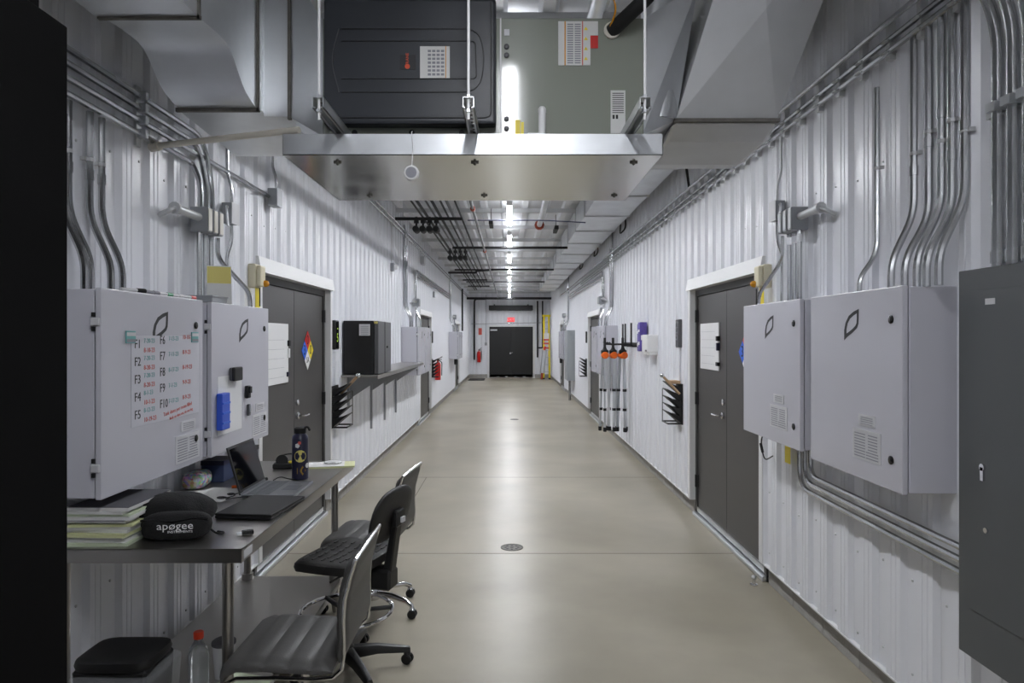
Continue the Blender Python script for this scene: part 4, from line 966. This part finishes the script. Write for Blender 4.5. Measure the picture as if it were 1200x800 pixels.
# markers on top of enclosure A
for i, (y, m_, c_, a) in enumerate(((2.72, 'black', 'black', 1.2), (2.86, 'ink_grey', 'grey', 1.55), (2.97, 'green', 'green', 1.5), (3.08, 'white', 'white', 1.6), (3.19, 'red', 'red', 1.45))):
    t = thing('marker_pen', '%s marker on top of the handwritten-list enclosure' % c_, 'marker', (lx-.03, y, 1.837+.009), a)
    MB().tube([(-.05, 0, 0), (.02, 0, 0)], .008, 8).build('barrel', 'white' if m_ in ('red', 'green', 'black') else m_, t); MB().tube([(.02, 0, 0), (.06, 0, 0)], .0095, 8).build('cap', m_, t)
# enclosure B door items
cB = (3.376+4.172)/2
t = thing('dry_erase_sheet', 'blank white sheet on the second left enclosure door', 'sheet', (lx+.0005, cB-.17, 1.16), LA); bx('sheet', 'white', t, -.16, .15, -.0015, 0, 0, .30)
t = thing('eraser', 'black magnetic eraser on the second left enclosure door', 'eraser', (lx+.002, cB-.14, 1.43), LA); bx('felt', 'paper_dark', t, -.055, .055, -.015, 0, 0, .07, bevel=.006); bx('cap', 'black', t, -.057, .057, -.032, -.015, -.002, .072, bevel=.01, bseg=2)
t = thing('marker_holder', 'blue marker holder on the second left enclosure door', 'marker holder', (lx+.002, cB-.30, 1.19), LA); bx('tray', 'blue', t, -.05, .05, -.03, 0, 0, .185, bevel=.004)
for q in range(3): MB().box(-.045, .045, -.034, -.03, .03+.05*q, .04+.05*q).build('slot_rib', 'hz_blue', t)
t = thing('magnet_clip', 'black magnetic clip beside the blank sheet', 'clip', (lx+.002, cB+.04, 1.32), LA); bx('clip', 'black', t, -.022, .022, -.02, 0, 0, .07, bevel=.004); bx('lever', 'black_gloss', t, -.01, .01, -.03, -.02, .03, .065)
t = thing('magnet_clip', 'grey magnetic clip beside the blank sheet', 'clip', (lx+.002, cB+.06, 1.22), LA); bx('clip', 'grey_metal', t, -.012, .012, -.015, 0, 0, .065, bevel=.003); bx('lever', 'alu', t, -.007, .007, -.022, -.015, .02, .06)
# card standing on enclosure B, grey tray on it
t = thing('information_card', 'yellow and white card leaning on top of the second left enclosure', 'card', (-1.53, 3.60, 1.834), .45)
MB().hexa([(-.06, -.02, 0), (.06, -.02, 0), (.06, -.018, 0), (-.06, -.018, 0)], [(-.06, .03, .205), (.06, .03, .205), (.06, .032, .205), (-.06, .032, .205)]).build('card', 'paper', t)
MB().hexa([(-.058, .0068, .11), (.058, .0068, .11), (.058, .008, .11), (-.058, .008, .11)], [(-.058, .0287, .20), (.058, .0287, .20), (.058, .03, .20), (-.058, .03, .20)]).build('yellow_print', 'pad_yellow' if False else 'sticker_yellow', t)
t = thing('metal_tray', 'shallow grey tray on top of the second left enclosure', 'tray', (-1.56, 3.52, 1.834)); bx('tray', 'box_steel', t, -.07, .07, -.10, .10, 0, .035, bevel=.004); bx('lip', 'box_steel', t, -.075, .075, -.105, .105, .03, .036)

# ------------------------------------------------------------------ signs and boards on the doors
def hazard(side, y, z, lab):
    X = (CR+.012) if side > 0 else (CL-.012)
    t = thing('hazard_diamond', lab, 'sign', (X-side*.003, y, z), RA if side > 0 else LA)
    q = .085; cells = (('red', 0, q), ('hz_blue', -q, 0), ('yellow', q, 0), ('white', 0, -q))
    for m_, cx, cz in cells:
        o = MB().prism([(cx, 0, cz-q+.002), (cx+q-.002, 0, cz), (cx, 0, cz+q-.002), (cx-q+.002, 0, cz)], (0, -.002, 0)).build({'red': 'red_cell', 'hz_blue': 'blue_cell', 'yellow': 'yellow_cell', 'white': 'white_cell'}[m_], m_, t)
        text({'red': '0', 'hz_blue': '3', 'yellow': '0', 'white': 'SA'}[m_], .12 if m_ != 'white' else .07, 'ink', o, (cx, -.0025, cz), name='cell_symbol')
hazard(-1, 5.88, 1.55, 'four colour hazard diamond on the near left door')
hazard(1, 5.05, 1.55, 'four colour hazard diamond on the near right door, partly behind the enclosure')
def wboard(side, ya, yb, z0, z1, lab):
    X = (CR+.012) if side > 0 else (CL-.012); h = (yb-ya)/2
    t = thing('whiteboard', lab, 'whiteboard', (X-side*.001, (ya+yb)/2, z0), RA if side > 0 else LA)
    bx('board', 'white', t, -h, h, -.012, 0, 0, z1-z0, bevel=.002)
    mb = MB()
    for i in range(5): mb.box(-h+.04, h-.10, -.0128, -.012, .05+.07*i, .0515+.07*i)
    mb.build('ruled_lines', 'ink_grey', t)
    e = h-.015
    bx('black_clip', 'black', t, e-.01, e+.03, -.028, 0, (z1-z0)*.62, (z1-z0)*.72, bevel=.003)
    bx('marker_clip', 'white' if side < 0 else 'navy', t, e-.01, e+.02, -.026, 0, (z1-z0)*.42, (z1-z0)*.58, bevel=.003)
    bx('black_clip', 'navy' if side < 0 else 'black', t, e-.03, e+.02, -.024, 0, (z1-z0)*.10, (z1-z0)*.18, bevel=.003)
wboard(-1, 4.74, 5.34, 1.31, 1.765, 'whiteboard with clips on the near left door')
wboard(1, 5.70, 6.24, 1.38, 1.785, 'whiteboard with clips on the near right door')

# ------------------------------------------------------------------ beige alarm lights by the doors
def alarm(side, y, lab):
    X = XR if side > 0 else XL; f = -1 if side > 0 else 1
    t = thing('alarm_light', lab, 'alarm light', (X, y, 1.98), RA if side > 0 else LA)
    bx('back_box', 'beige_device', t, -.055, .055, -.055, 0, 0, .155, bevel=.012, bseg=2); bx('cover', 'beige_device', t, -.045, .045, -.085, -.055, .01, .145, bevel=.012, bseg=2)
    MB().lathe([(.022, -.085), (.022, -.095), (.017, -.108), (.008, -.114)], (f*.022, 0, .03), 'y', 14).build('amber_lens', 'amber', t, smooth=True)
    MB().tube([(f*.02-.03, -.065, 0), (f*.02-.03, -.065, -.12)], .004, 6).build('lead', 'black', t)
    bx('yellow_tag', 'yellow', t, -.04, .035, -.05, -.046, -.16, -.0, bevel=.001)
alarm(-1, 4.44, 'beige alarm light with amber lens beside the near left door')
alarm(1, 4.47, 'beige alarm light with amber lens beside the near right door')
t = thing('yellow_tag', 'yellow warning tag hanging below the second right enclosure', 'tag', (XR-.03, 4.08, .905), RA)
bx('card', 'yellow', t, -.05, .03, -.004, -.002, 0, .20, bevel=.001); text('!', .05, 'ink', t, (-.01, -.0045, .16)); MB().tube([(-.01, -.003, .20), (-.01, -.003, .26)], .0025, 6).build('string', 'black', t)
t = thing('power_cord', 'short black cord looped below the second right enclosure by the door', 'cord', (XR-.06, 4.25, 1.07), RA)
MB().tube(fillet([(-.06, -.02, .03), (-.13, -.03, -.08), (-.06, -.03, -.19), (.05, -.02, -.14)], .05), .004, 6).build('cord', 'black', t, smooth=True); MB().tube([(-.125, -.03, -.09), (-.09, -.03, -.14)], .009, 8).build('plug', 'black', t)

# ------------------------------------------------------------------ wall items past the doors
def number_display(side, y, z, m_led, lab, big=True):
    X = XR if side > 0 else XL
    t = thing('number_display', lab, 'display', (X, y, z), RA if side > 0 else LA)
    b = bx('housing', 'black_box' if side < 0 else 'grey_metal', t, -.065, .065, -.035, 0, 0, .28, bevel=.006)
    bx('face', 'screen', b, -.056, .056, -.037, -.035, .012, .268)
    text('5', .12, 'led_green' if side < 0 else 'ink_grey', b, (.0, -.038, .11), name='digit'); bx('small_led', 'led_green' if side < 0 else 'ink_grey', b, -.01, .025, -.038, -.037, .195, .205)
    MB().box(-.02, .02, -.018, 0, -.34, -.02).build('cable_cover', 'wall_white', t)
number_display(-1, 6.545, 1.545, 'g', 'narrow black display with a glowing green 5 on the left wall')
number_display(1, 6.78, 1.56, 'g', 'narrow grey display with a dark face on the right wall past the door')
def tray_rack(side, y, z0, lab, tools=True, detail=True):
    X = XR if side > 0 else XL; f = -1 if side > 0 else 1
    t = thing('tray_rack', lab, 'rack', (X, y, z0), RA if side > 0 else LA)
    bx('back_plate', 'black', t, -.12, .12, -.012, 0, 0, .40, bevel=.002)
    for sx in (-1, 1): MB().tube([(sx*.115, -.01, .012), (sx*.115, -.15, .012)], .008, 6).build('side_rail', 'black', t)
    MB().tube([(-.115, -.15, .012), (.115, -.15, .012)], .008, 6).build('front_rail', 'black', t)
    for i in range(5):
        z = .03+.072*i
        MB().prism([(-.11, -.012, z-.02), (-.11, -.15, z+.095), (-.11, -.15, z+.104), (-.11, -.06, z+.062), (-.11, -.012, z+.055)], (.22, 0, 0)).build('sloped_tray', 'black', t)
    MB().tube([(f*.11, -.152, .012), (f*.11, -.152, .34)], .004, 6).build('wire', 'black', t)
    return t
tray_rack(-1, 6.56, .80, 'black rack of sloped trays on the left wall under the green display')
tray_rack(1, 6.80, .805, 'black rack of sloped trays on the right wall beyond the near door')
tray_rack(-1, 6.56+BAY, .80, 'black rack of sloped trays behind the red extinguisher on the left wall')
tray_rack(1, 6.80+BAY, .805, 'black rack of sloped trays on the right wall past the middle door')
def hand_tool(X, s, y, z, lab):
    t = thing('wooden_tool', lab, 'tool', (X, y, z))
    MB().tube([(-s*.03, 0, -.07), (-s*.19, 0, .10)], [.012, .014], 8).build('handle', 'wood', t, smooth=True); MB().blob((-s*.20, 0, .112), (.024, .024, .024), 2).build('end_knob', 'chrome', t, smooth=True)
hand_tool(XR-.01, 1, 6.66, 1.18, 'wooden handled tool with round metal end in the right tray rack')
hand_tool(XL+.01, -1, 6.66, 1.18, 'wooden handled tool with round metal end in the left tray rack')
tag(bx('packet', 'wood', None, XR-.13, XR-.02, 6.70, 6.88, 1.205, 1.235, bevel=.004), 'tan packet lying on top of the right tray rack', 'packet')
tag(bx('wall_label', 'black', None, XL, XL+.03, 14.72, 14.84, 1.55, 1.80, bevel=.003), 'narrow black display on the left wall past the middle door', 'display')
tag(bx('wall_label', 'black', None, XR-.03, XR, 14.9, 15.02, 1.55, 1.80, bevel=.003), 'narrow black display on the right wall past the middle door', 'display')

# black cabinet on the steel wall shelf
t = thing('wall_shelf', 'long stainless wall shelf under the black cabinet', 'shelf', (-1.5, 8.6, 1.26))
SY0, SY1 = 6.80, 10.45
bx('shelf_board', 'stainless', t, XL+.005, -1.315, SY0, SY1, 1.262, 1.285, bevel=.003, world=True)
bx('front_lip', 'stainless', t, -1.318, -1.312, SY0, SY1, 1.245, 1.285, world=True)
for y in (7.1, 8.27, 9.16, 10.06):
    up = bx('upright', 'box_steel', t, XL-.0, XL+.025, y-.018, y+.018, .56 if y > 8 else .95, 1.26, world=True)
    MB().prism([(XL+.02, y-.004, 1.26), (-1.34, y-.004, 1.26), (-1.34, y-.004, 1.235), (XL+.02, y-.004, 1.02)], (0, .008, 0)).build('bracket', 'box_steel', up, world=True)
t = thing('black_cabinet', 'black steel cabinet with a white notice on the wall shelf', 'cabinet', (-1.5, 7.2, 1.285))
bx('body', 'black_box', t, XL+.015, -1.365, 6.86, 7.60, 1.29, 1.83, bevel=.005, world=True)
d = bx('door', 'grey_metal', t, -1.36, -1.318, 6.865, 7.595, 1.292, 1.828, bevel=.004, world=True)
bx('door_seam', 'black', d, -1.3185, -1.3165, 7.20, 7.25, 1.292, 1.828, world=True)
MB().lathe([(.012, -1.317), (.012, -1.305)], (0, 7.33, 1.56), 'x', 10).build('lock', 'black_gloss', d, world=True)
n_ = bx('notice', 'plate', t, -1.51, -1.40, 6.858, 6.86, 1.68, 1.795, world=True)
mb = MB()
for q in range(6): mb.box(-1.495, -1.415, 6.857, 6.858, 1.69+.016*q, 1.695+.016*q)
mb.build('print_lines', 'ink_grey', n_, world=True)
bx('yellow_sticker', 'sticker_yellow', t, -1.36, -1.325, 6.858, 6.864, 1.80, 1.822, world=True)

# extinguishers
def extinguisher(x, y, z, lab, m='red', s=1.0, rz=0):
    t = thing('fire_extinguisher', lab, 'extinguisher', (x, y, z), rz)
    MB().lathe([(.060*s, 0), (.066*s, .01), (.066*s, .34*s), (.05*s, .385*s), (.022*s, .40*s), (.02*s, .43*s)], seg=18).build('cylinder', m, t, smooth=True)
    MB().box(-.02, .02, -.02, .02, .43*s, .46*s).tube([(0, 0, .46*s), (.10*s, 0, .52*s)], .009, 6).tube([(0, 0, .45*s), (.09*s, 0, .46*s)], .008, 6).build('valve', 'black', t)
    MB().tube(fillet([(.02, 0, .44*s), (.09*s, .02, .40*s), (.085*s, .02, .10*s)], .05), .010, 6).build('hose', 'black', t, smooth=True)
    return t
extinguisher(XL+.085, 15.25, .72, 'red fire extinguisher on the left wall past the middle door')
extinguisher(-1.27, 28.42, .65, 'red fire extinguisher on the far end wall left of the black door', s=1.15)

# right wall: tripods, hooks, glove packs, dispenser
t = thing('hook_rail', 'black hook rail with upright prongs on the right wall', 'hook rail', (XR, 9.3, 1.55), RA)
bx('rail', 'black', t, -.65, .60, -.03, 0, 0, .045, bevel=.004)
for q in (-.6, -.42, -.22, -.02): MB().tube(fillet([(q+.0, -.02, .02), (q, -.30, .015), (q, -.34, .05)], .03), .010, 6).build('hook', 'black', t, smooth=True)
for q in (-.15, .05, .5): MB().tube(fillet([(q, -.02, .0), (q, -.13, .0), (q, -.13, .30)], .03), .011, 6).build('prong', 'black', t, smooth=True)
def tripod(x, y, lab, i):
    t = thing('survey_tripod', lab, 'tripod', (x, y, .36), .2*i, 'tripods hung on the right wall')
    MB().lathe([(.042, 1.03), (.052, 1.09), (.055, 1.12), (.03, 1.14), (.02, 1.17), (.018, 1.30)], seg=12).build('head', 'black', t, smooth=True)
    MB().lathe([(.044, -.062), (.050, -.055), (.050, .055), (.044, .062)], (0, 0, 1.055), 'y', 14).build('knob', 'orange', t, smooth=True)
    for q in range(3):
        a = 2*PI*q/3+.4; c, s = math.cos(a), math.sin(a)
        lg = MB().hexa([(c*.075-.012, s*.075-.012, .03), (c*.075+.012, s*.075-.012, .03), (c*.075+.012, s*.075+.012, .03), (c*.075-.012, s*.075+.012, .03)],
                       [(c*.035-.016, s*.035-.012, 1.08), (c*.035+.016, s*.035-.012, 1.08), (c*.035+.016, s*.035+.012, 1.08), (c*.035-.016, s*.035+.012, 1.08)]).build('leg', 'alu', t)
        bx('foot', 'black', lg, c*.077-.022, c*.077+.022, s*.077-.022, s*.077+.022, -.01, .05, bevel=.005)
        for z in (.28, .55): bx('clamp', 'black' if q else 'plate', lg, c*.06-.02, c*.06+.02, s*.06-.02, s*.06+.02, z, z+.035)
for i, (x, y) in enumerate(((1.34, 9.60), (1.46, 9.62), (1.585, 9.55))):
    tripod(x, y, 'aluminium tripod with orange knobs hung on the hook rail, %s' % ('farthest from the wall', 'middle of three', 'nearest to the wall')[i], i)
for i, (y, x) in enumerate(((8.55, 1.655), (8.42, 1.64))):
    t = thing('glove_pack', 'purple and white pack hung on the right wall, %s' % ('farther of two', 'nearer of two')[i], 'pack', (x, y, 1.49+.02*i))
    b = bx('carton', 'purple', t, -.045, .045, -.06, .06, 0, .34, bevel=.006); bx('print_band', 'white', b, -.0465, -.044, -.05, .05, .06, .10); bx('print_band', 'white', b, -.0465, -.044, -.05, .05, .22, .25)
    bx('end_print', 'white', b, -.03, .03, -.0615, -.0595, .12, .18)
t = thing('towel_dispenser', 'white dispenser box on the right wall before the hook rail', 'dispenser', (XR, 7.98, 1.46), RA)
bx('cover', 'white', t, -.17, .17, -.12, 0, .03, .235, bevel=.012, bseg=2); bx('base', 'white', t, -.16, .16, -.10, 0, 0, .035, bevel=.006); bx('outlet', 'grey_metal', t, .04, .12, -.124, -.12, .04, .06)
for sx in (-.12, .0): bx('spout', 'plate', t, sx-.02, sx+.02, -.11, -.07, -.03, .01, bevel=.004)

# ------------------------------------------------------------------ far end
t = thing('air_curtain', 'long black air curtain above the far double door', 'air curtain', (.07, Y1-.16, 2.80))
bx('casing', 'black_box', t, -.92, .90, -.14, .14, 0, .21, bevel=.02); bx('grille', 'black', t, -.86, .84, -.142, -.13, .03, .18)
for q in (-.7, .7): bx('mount', 'grey_metal', t, q-.03, q+.03, .1, .16, .1, .26)
t = thing('exit_sign', 'glowing red exit sign above the far double door', 'exit sign', (.06, Y1-.03, 2.32))
bx('housing', 'white', t, -.16, .16, -.05, 0, 0, .20, bevel=.006); f_ = bx('lit_face', 'exit_red', t, -.15, .15, -.053, -.05, .012, .188); text('EXIT', .15, 'white', f_, (0, -.0535, .10), name='exit_lettering')
t = thing('alarm_sign', 'red and white notice above the far extinguisher', 'sign', (-1.22, Y1-.02, 1.77)); bx('plate', 'white', t, -.08, .08, -.005, 0, 0, .32); bx('red_field', 'ink_red', t, -.07, .07, -.007, -.005, .02, .30)
t = thing('conduit_drop', 'thin conduit with a small switch box left of the far door', 'conduit', (-.98, Y1-.03, 1.35)); MB().tube([(0, -.012, .1), (0, -.012, 2.1)], .012, 6).build('pipe', 'conduit', t); bx('switch_box', 'box_steel', t, -.05, .05, -.05, 0, 0, .12, bevel=.004)
pipe([(-1.6, 28.42, 2.24), (1.6, 28.42, 2.30)], .010, 'conduit', 'thin conduit across the far wall at exit sign height')
t = thing('door_mat', 'dark rectangular mat on the floor left of the far door', 'mat', (-1.30, 27.2, 0)); bx('pad', 'mat_dark', t, -.30, .30, -.6, .6, 0, .018, bevel=.004); bx('border', 'black', t, -.32, .32, -.62, .62, 0, .008)
# yellow step ladder and red hose things leaning on the right wall near the end
t = thing('step_ladder', 'folded yellow fibreglass step ladder standing against the right wall at the far end', 'ladder', (1.50, 27.6, 0))
for x in (-.12, .12):
    MB().hexa([(x-.035, -.06, 0), (x+.035, -.06, 0), (x+.035, .02, 0), (x-.035, .02, 0)], [(x*.8-.035, .08, 2.55), (x*.8+.035, .08, 2.55), (x*.8+.035, .16, 2.55), (x*.8-.035, .16, 2.55)]).build('rail', 'yellow', t)
    MB().box(x-.045, x+.045, -.08, .03, 0, .05).build('foot', 'black', t)
for q in range(8): MB().box(-.10, .10, -.05+.017*q, .03+.017*q, .28+.29*q, .31+.29*q).build('step', 'alu', t)
MB().box(-.16, .16, .05, .19, 2.52, 2.60).build('top_cap', 'yellow', t)
bx('warning_label', 'white', t, -.10, .10, .02, .03, 1.62, 1.85)
for dz in (1.40, 1.55, 1.22): bx('red_label', 'ink_red', t, -.13, .10, .0, .012, dz, dz+.07)
t = thing('silver_canister', 'slim silver canister leaning by the yellow step ladder', 'canister', (1.30, 27.1, .02))
MB().tube([(0, 0, .25), (.10, .05, 1.15)], .09, 12).build('shell', 'alu', t, smooth=True); MB().tube([(-.02, 0, 0), (0, 0, .25)], .05, 10).build('foot', 'copper', t); MB().tube([(.10, .05, 1.15), (.12, .06, 1.30)], .04, 10).build('neck', 'red', t)
# small things seen near the far boxes
tag(bx('valve_box', 'black', None, XL+.0, XL+.09, 21.0-.2, 21.0, .85, 1.06, bevel=.004), 'small black box below the farthest left enclosure', 'box')
tag(bx('valve_box', 'black', None, XR-.08, XR, 21.9, 22.1, .85, 1.06, bevel=.004), 'small black box beyond the farthest right enclosure', 'box')

# ------------------------------------------------------------------ chairs
def caster(parent, x, y, m_='black', rim='plastic_black'):
    w = MB()
    for s in (-1, 1): w.lathe([(.012, s*.006), (.026, s*.006), (.027, s*.018), (.022, s*.024), (.010, s*.025)], (x, y, .027), 'y', 14)
    c = w.build('caster', m_, parent, smooth=True)
    MB().lathe([(.012, .03), (.020, .052), (.012, .062), (.007, .085)], (x, y, 0), 'z', 10).build('stem', rim, c, smooth=True)
def star_base(t, m_, R, a0, hubz, seg_style):
    MB().lathe([(.045, hubz-.035), (.05, hubz-.02), (.045, hubz+.02), (.03, hubz+.035)], seg=16).build('base_hub', m_, t, smooth=True)
    for k in range(5):
        a = a0+2*PI*k/5; c, s = math.cos(a), math.sin(a)
        if seg_style == 'chrome':
            MB().tube([(c*.03, s*.03, hubz), (c*R*.5, s*R*.5, hubz+.005), (c*R*.85, s*R*.85, hubz-.01), (c*R, s*R, hubz-.035)], [.020, .017, .014, .013], 10).build('base_leg', m_, t, smooth=True)
        else:
            p = []; n = Vector((-s, c, 0))
            def sec(r, w, z0, z1): v = Vector((c*r, s*r, 0)); return [v-n*w+Vector((0, 0, z0)), v+n*w+Vector((0, 0, z0)), v+n*w*.7+Vector((0, 0, z1)), v-n*w*.7+Vector((0, 0, z1))]
            mb = MB(); bm = mb.bm; rings = [[bm.verts.new(q) for q in sec(*z)] for z in ((.02, .030, hubz-.03, hubz+.03), (R*.5, .026, hubz-.02, hubz+.022), (R*.9, .022, hubz-.03, hubz+.0), (R+.015, .018, hubz-.036, hubz-.010))]
            for A, B in zip(rings, rings[1:]):
                for i in range(4): bm.faces.new((A[i], A[(i+1) % 4], B[(i+1) % 4], B[i]))
            bm.faces.new(rings[0][::-1]); bm.faces.new(rings[-1]); mb.build('base_leg', m_, t, bevel=.006, bseg=2, smooth=True)
        caster(t, c*R, s*R, rim='chrome' if seg_style == 'chrome' else 'plastic_black')
def pad_from_profile(prof, nch, W, thick_f, thick_b, amp, edge=.03):
    # prof: (x, z) polyline of the sitting surface; channels run across the width
    P = [Vector((x, 0, z)) for x, z in prof]; L = [0]
    for a, b in zip(P, P[1:]): L.append(L[-1]+(b-a).length)
    N = nch*6; pts = []
    for i in range(N+1):
        s = L[-1]*i/N; j = max(k for k in range(len(L)-1) if L[k] <= s+1e-9); u = (s-L[j])/(L[j+1]-L[j]); p = P[j].lerp(P[j+1], u); pts.append(p)
    mb = MB(); bm = mb.bm; rings = []
    ws = [-W/2, -W/2+.012, -W/2+.05, 0, W/2-.05, W/2-.012, W/2]
    for i, p in enumerate(pts):
        tg = (pts[min(i+1, N)]-pts[max(i-1, 0)]).normalized(); nr = Vector((-tg.z, 0, tg.x))
        if nr.z < 0 and abs(tg.x) > .5: nr = -nr
        ph = (i % 6)/6; ch = amp*(1-abs(2*ph-1)**4) if i not in (0, N) else 0
        e = min(i, N-i)/3; ef = min(1, .35+.65*e)
        ring = []
        for k, wv in enumerate(ws):
            kf = (.3, .75, 1, 1, 1, .75, .3)[k]
            ring.append(p+Vector((0, wv, 0))+nr*(thick_f*ef+ch)*kf)
        for k, wv in reversed(list(enumerate(ws))):
            kf = (.3, .8, 1, 1, 1, .8, .3)[k]
            ring.append(p+Vector((0, wv, 0))-nr*thick_b*ef*kf)
        rings.append([bm.verts.new(q) for q in ring])
    n = len(rings[0])
    for A, B in zip(rings, rings[1:]):
        for k in range(n): bm.faces.new((A[k], A[(k+1) % n], B[(k+1) % n], B[k]))
    bm.faces.new(rings[0][::-1]); bm.faces.new(rings[-1])
    return mb
def grey_chair(loc, rz, a0, lab, seat=.455):
    # local: sitter faces -x, backrest on +x
    t = thing('office_chair', lab, 'chair', (*loc, 0), rz, 'grey leatherette office chairs')
    z = seat; W = .45
    sprof = [(-.235, z-.040), (-.225, z-.012), (-.19, z+.006), (-.10, z+.008), (.0, z+.002), (.10, z-.004), (.165, z-.002)]
    bprof = [(.190, z+.035), (.200, z+.10), (.196, z+.18), (.202, z+.26), (.222, z+.34), (.240, z+.395)]
    pad_from_profile(sprof, 5, W, .028, .014, .007).build('seat', 'leather', t, smooth=True)
    pad_from_profile([(x, q) for x, q in bprof], 5, W, .022, .018, .006).build('backrest', 'leather', t, smooth=True)
    for s in (-1, 1):
        pth = [(-.225, s*W/2, z-.045), (-.18, s*W/2, z-.022), (-.05, s*W/2, z-.020), (.10, s*W/2, z-.024), (.165, s*W/2, z-.018), (.198, s*W/2, z+.012), (.206, s*W/2, z+.07), (.203, s*W/2, z+.18), (.208, s*W/2, z+.26), (.228, s*W/2, z+.34), (.248, s*W/2, z+.405)]
        MB().tube(pth, .0075, 8).build('side_trim', 'chrome', t, smooth=True)
    MB().tube([(.248, -W/2, z+.405), (.251, -W/4, z+.41), (.251, W/4, z+.41), (.248, W/2, z+.405)], .0075, 8).build('top_trim', 'chrome', t, smooth=True)
    bx('tilt_mechanism', 'plastic_black', t, -.11, .10, -.09, .09, z-.075, z-.02, bevel=.01); MB().tube([(0, .09, z-.05), (0, .22, z-.055)], .006, 6).build('lever', 'plastic_black', t)
    MB().lathe([(.025, .10), (.025, .26), (.016, .262), (.016, z-.07)], seg=14).build('gas_lift', 'chrome', t, smooth=True)
    star_base(t, 'chrome', .29, a0, .105, 'chrome')
    return t
grey_chair((-.80, 2.675), 0, .3, 'grey ribbed office chair with chrome edge nearest the viewer')
grey_chair((-.835, 4.16), math.radians(-6), -.35, 'grey ribbed office chair with chrome edge behind the black task chair')
def task_chair(loc, rz, a0):
    t = thing('task_chair', 'black moulded task chair with chrome foot ring between the grey chairs', 'chair', (*loc, 0), rz)
    z = .575
    st = MB(); bm = st.bm; n = 28
    def outline(k, sc): 
        a = 2*PI*k/n; e = 2/3.6; return Vector((math.copysign(abs(math.cos(a))**e, math.cos(a))*.215*sc, math.copysign(abs(math.sin(a))**e, math.sin(a))*.225*sc, 0))
    lev = [(.80, z-.035), (.97, z-.028), (1.0, z-.005), (.985, z+.012), (.93, z+.020), (.6, z+.012), (.25, z+.008)]
    rings = []
    for sc, h in lev:
        ring = []
        for k in range(n):
            p = outline(k, sc); dz = -.03*max(0, (-p.x-.10)/.115)**2 if p.x < -.10 else .0
            dz += .018*max(0, (p.x-.08)/.13)**2; ring.append(bm.verts.new(p+Vector((0, 0, h+dz))))
        rings.append(ring)
    for A, B in zip(rings, rings[1:]):
        for k in range(n): bm.faces.new((A[k], A[(k+1) % n], B[(k+1) % n], B[k]))
    bm.faces.new(rings[0][::-1]); bm.faces.new(rings[-1])
    seat = st.build('seat', 'pu_black', t, smooth=True)
    kp = None
    for i in range(7):
        for j in range(6):
            x, y = -.145+.05*i, -.14+.056*j
            if kp is None: kp = MB().box(-.0045, .0045, -.016, .016, 0, .004).build('grip_ridge', 'grey_metal' if False else 'leather', seat)
            else: kp = kp
            r2 = max(abs(x)/.2, abs(y)/.21)
            h = z+.008+.012*min(1, max(0, (r2-.25)/.65)) + (-.03*((-x-.10)/.115)**2 if x < -.10 else 0)+(.018*((x-.08)/.13)**2 if x > .08 else 0)
            if i == 0 and j == 0: kp.location = (x, y, h)
            else: inst(kp, seat, (x, y, h))
    # oval back pad, tilted
    bk = MB(); a = math.radians(14)
    bk.blob((0, 0, 0), (.026, .205, .135), 2.6, 26, 14)
    bmesh.ops.rotate(bk.bm, verts=bk.bm.verts[:], cent=(0, 0, 0), matrix=Matrix.Rotation(a, 3, 'Y'))
    bmesh.ops.translate(bk.bm, verts=bk.bm.verts[:], vec=(.245, 0, z+.225))
    back = bk.build('backrest', 'pu_black', t, smooth=True)
    bh = MB().box(.27, .30, -.045, .045, z+.17, z+.25); bh.build('back_bracket', 'plastic_black', back, bevel=.008)
    MB().box(.302, .312, -.018, .018, z+.19, z+.215).build('bracket_insert', 'plate', back)
    MB().hexa([(.20, -.03, z-.10), (.25, -.03, z-.10), (.25, .03, z-.10), (.20, .03, z-.10)], [(.272, -.03, z+.24), (.298, -.03, z+.24), (.298, .03, z+.24), (.272, .03, z+.24)]).build('back_spine', 'plastic_black', t, bevel=.006)
    bx('spine_housing', 'plastic_black', t, .13, .26, -.05, .05, z-.14, z-.04, bevel=.012)
    bx('tilt_mechanism', 'plastic_black', t, -.10, .16, -.075, .075, z-.075, z-.03, bevel=.01)
    for s in (-1, 1): MB().tube([(.05, s*.07, z-.055), (.03, s*.20, z-.065)], .006, 6).build('lever', 'plastic_black', t)
    MB().lathe([(.028, .08), (.028, .33), (.018, .332), (.018, z-.07)], seg=14).build('gas_lift', 'plastic_black', t, smooth=True)
    ring = MB().tube([(.225*math.cos(2*PI*k/32), .225*math.sin(2*PI*k/32), .30) for k in range(32)], .010, 8, closed=True).build('foot_ring', 'chrome', t, smooth=True)
    for k in range(3):
        q = 2*PI*k/3+.5; MB().tube([(.03*math.cos(q), .03*math.sin(q), .295), (.225*math.cos(q), .225*math.sin(q), .30)], .011, 8).build('ring_spoke', 'plastic_black', ring)
    MB().lathe([(.045, .27), (.045, .32)], seg=14).build('ring_clamp', 'plastic_black', ring, smooth=True)
    star_base(t, 'plastic_black', .30, a0, .095, 'plastic')
task_chair((-.81, 3.40), math.radians(-17), .55)
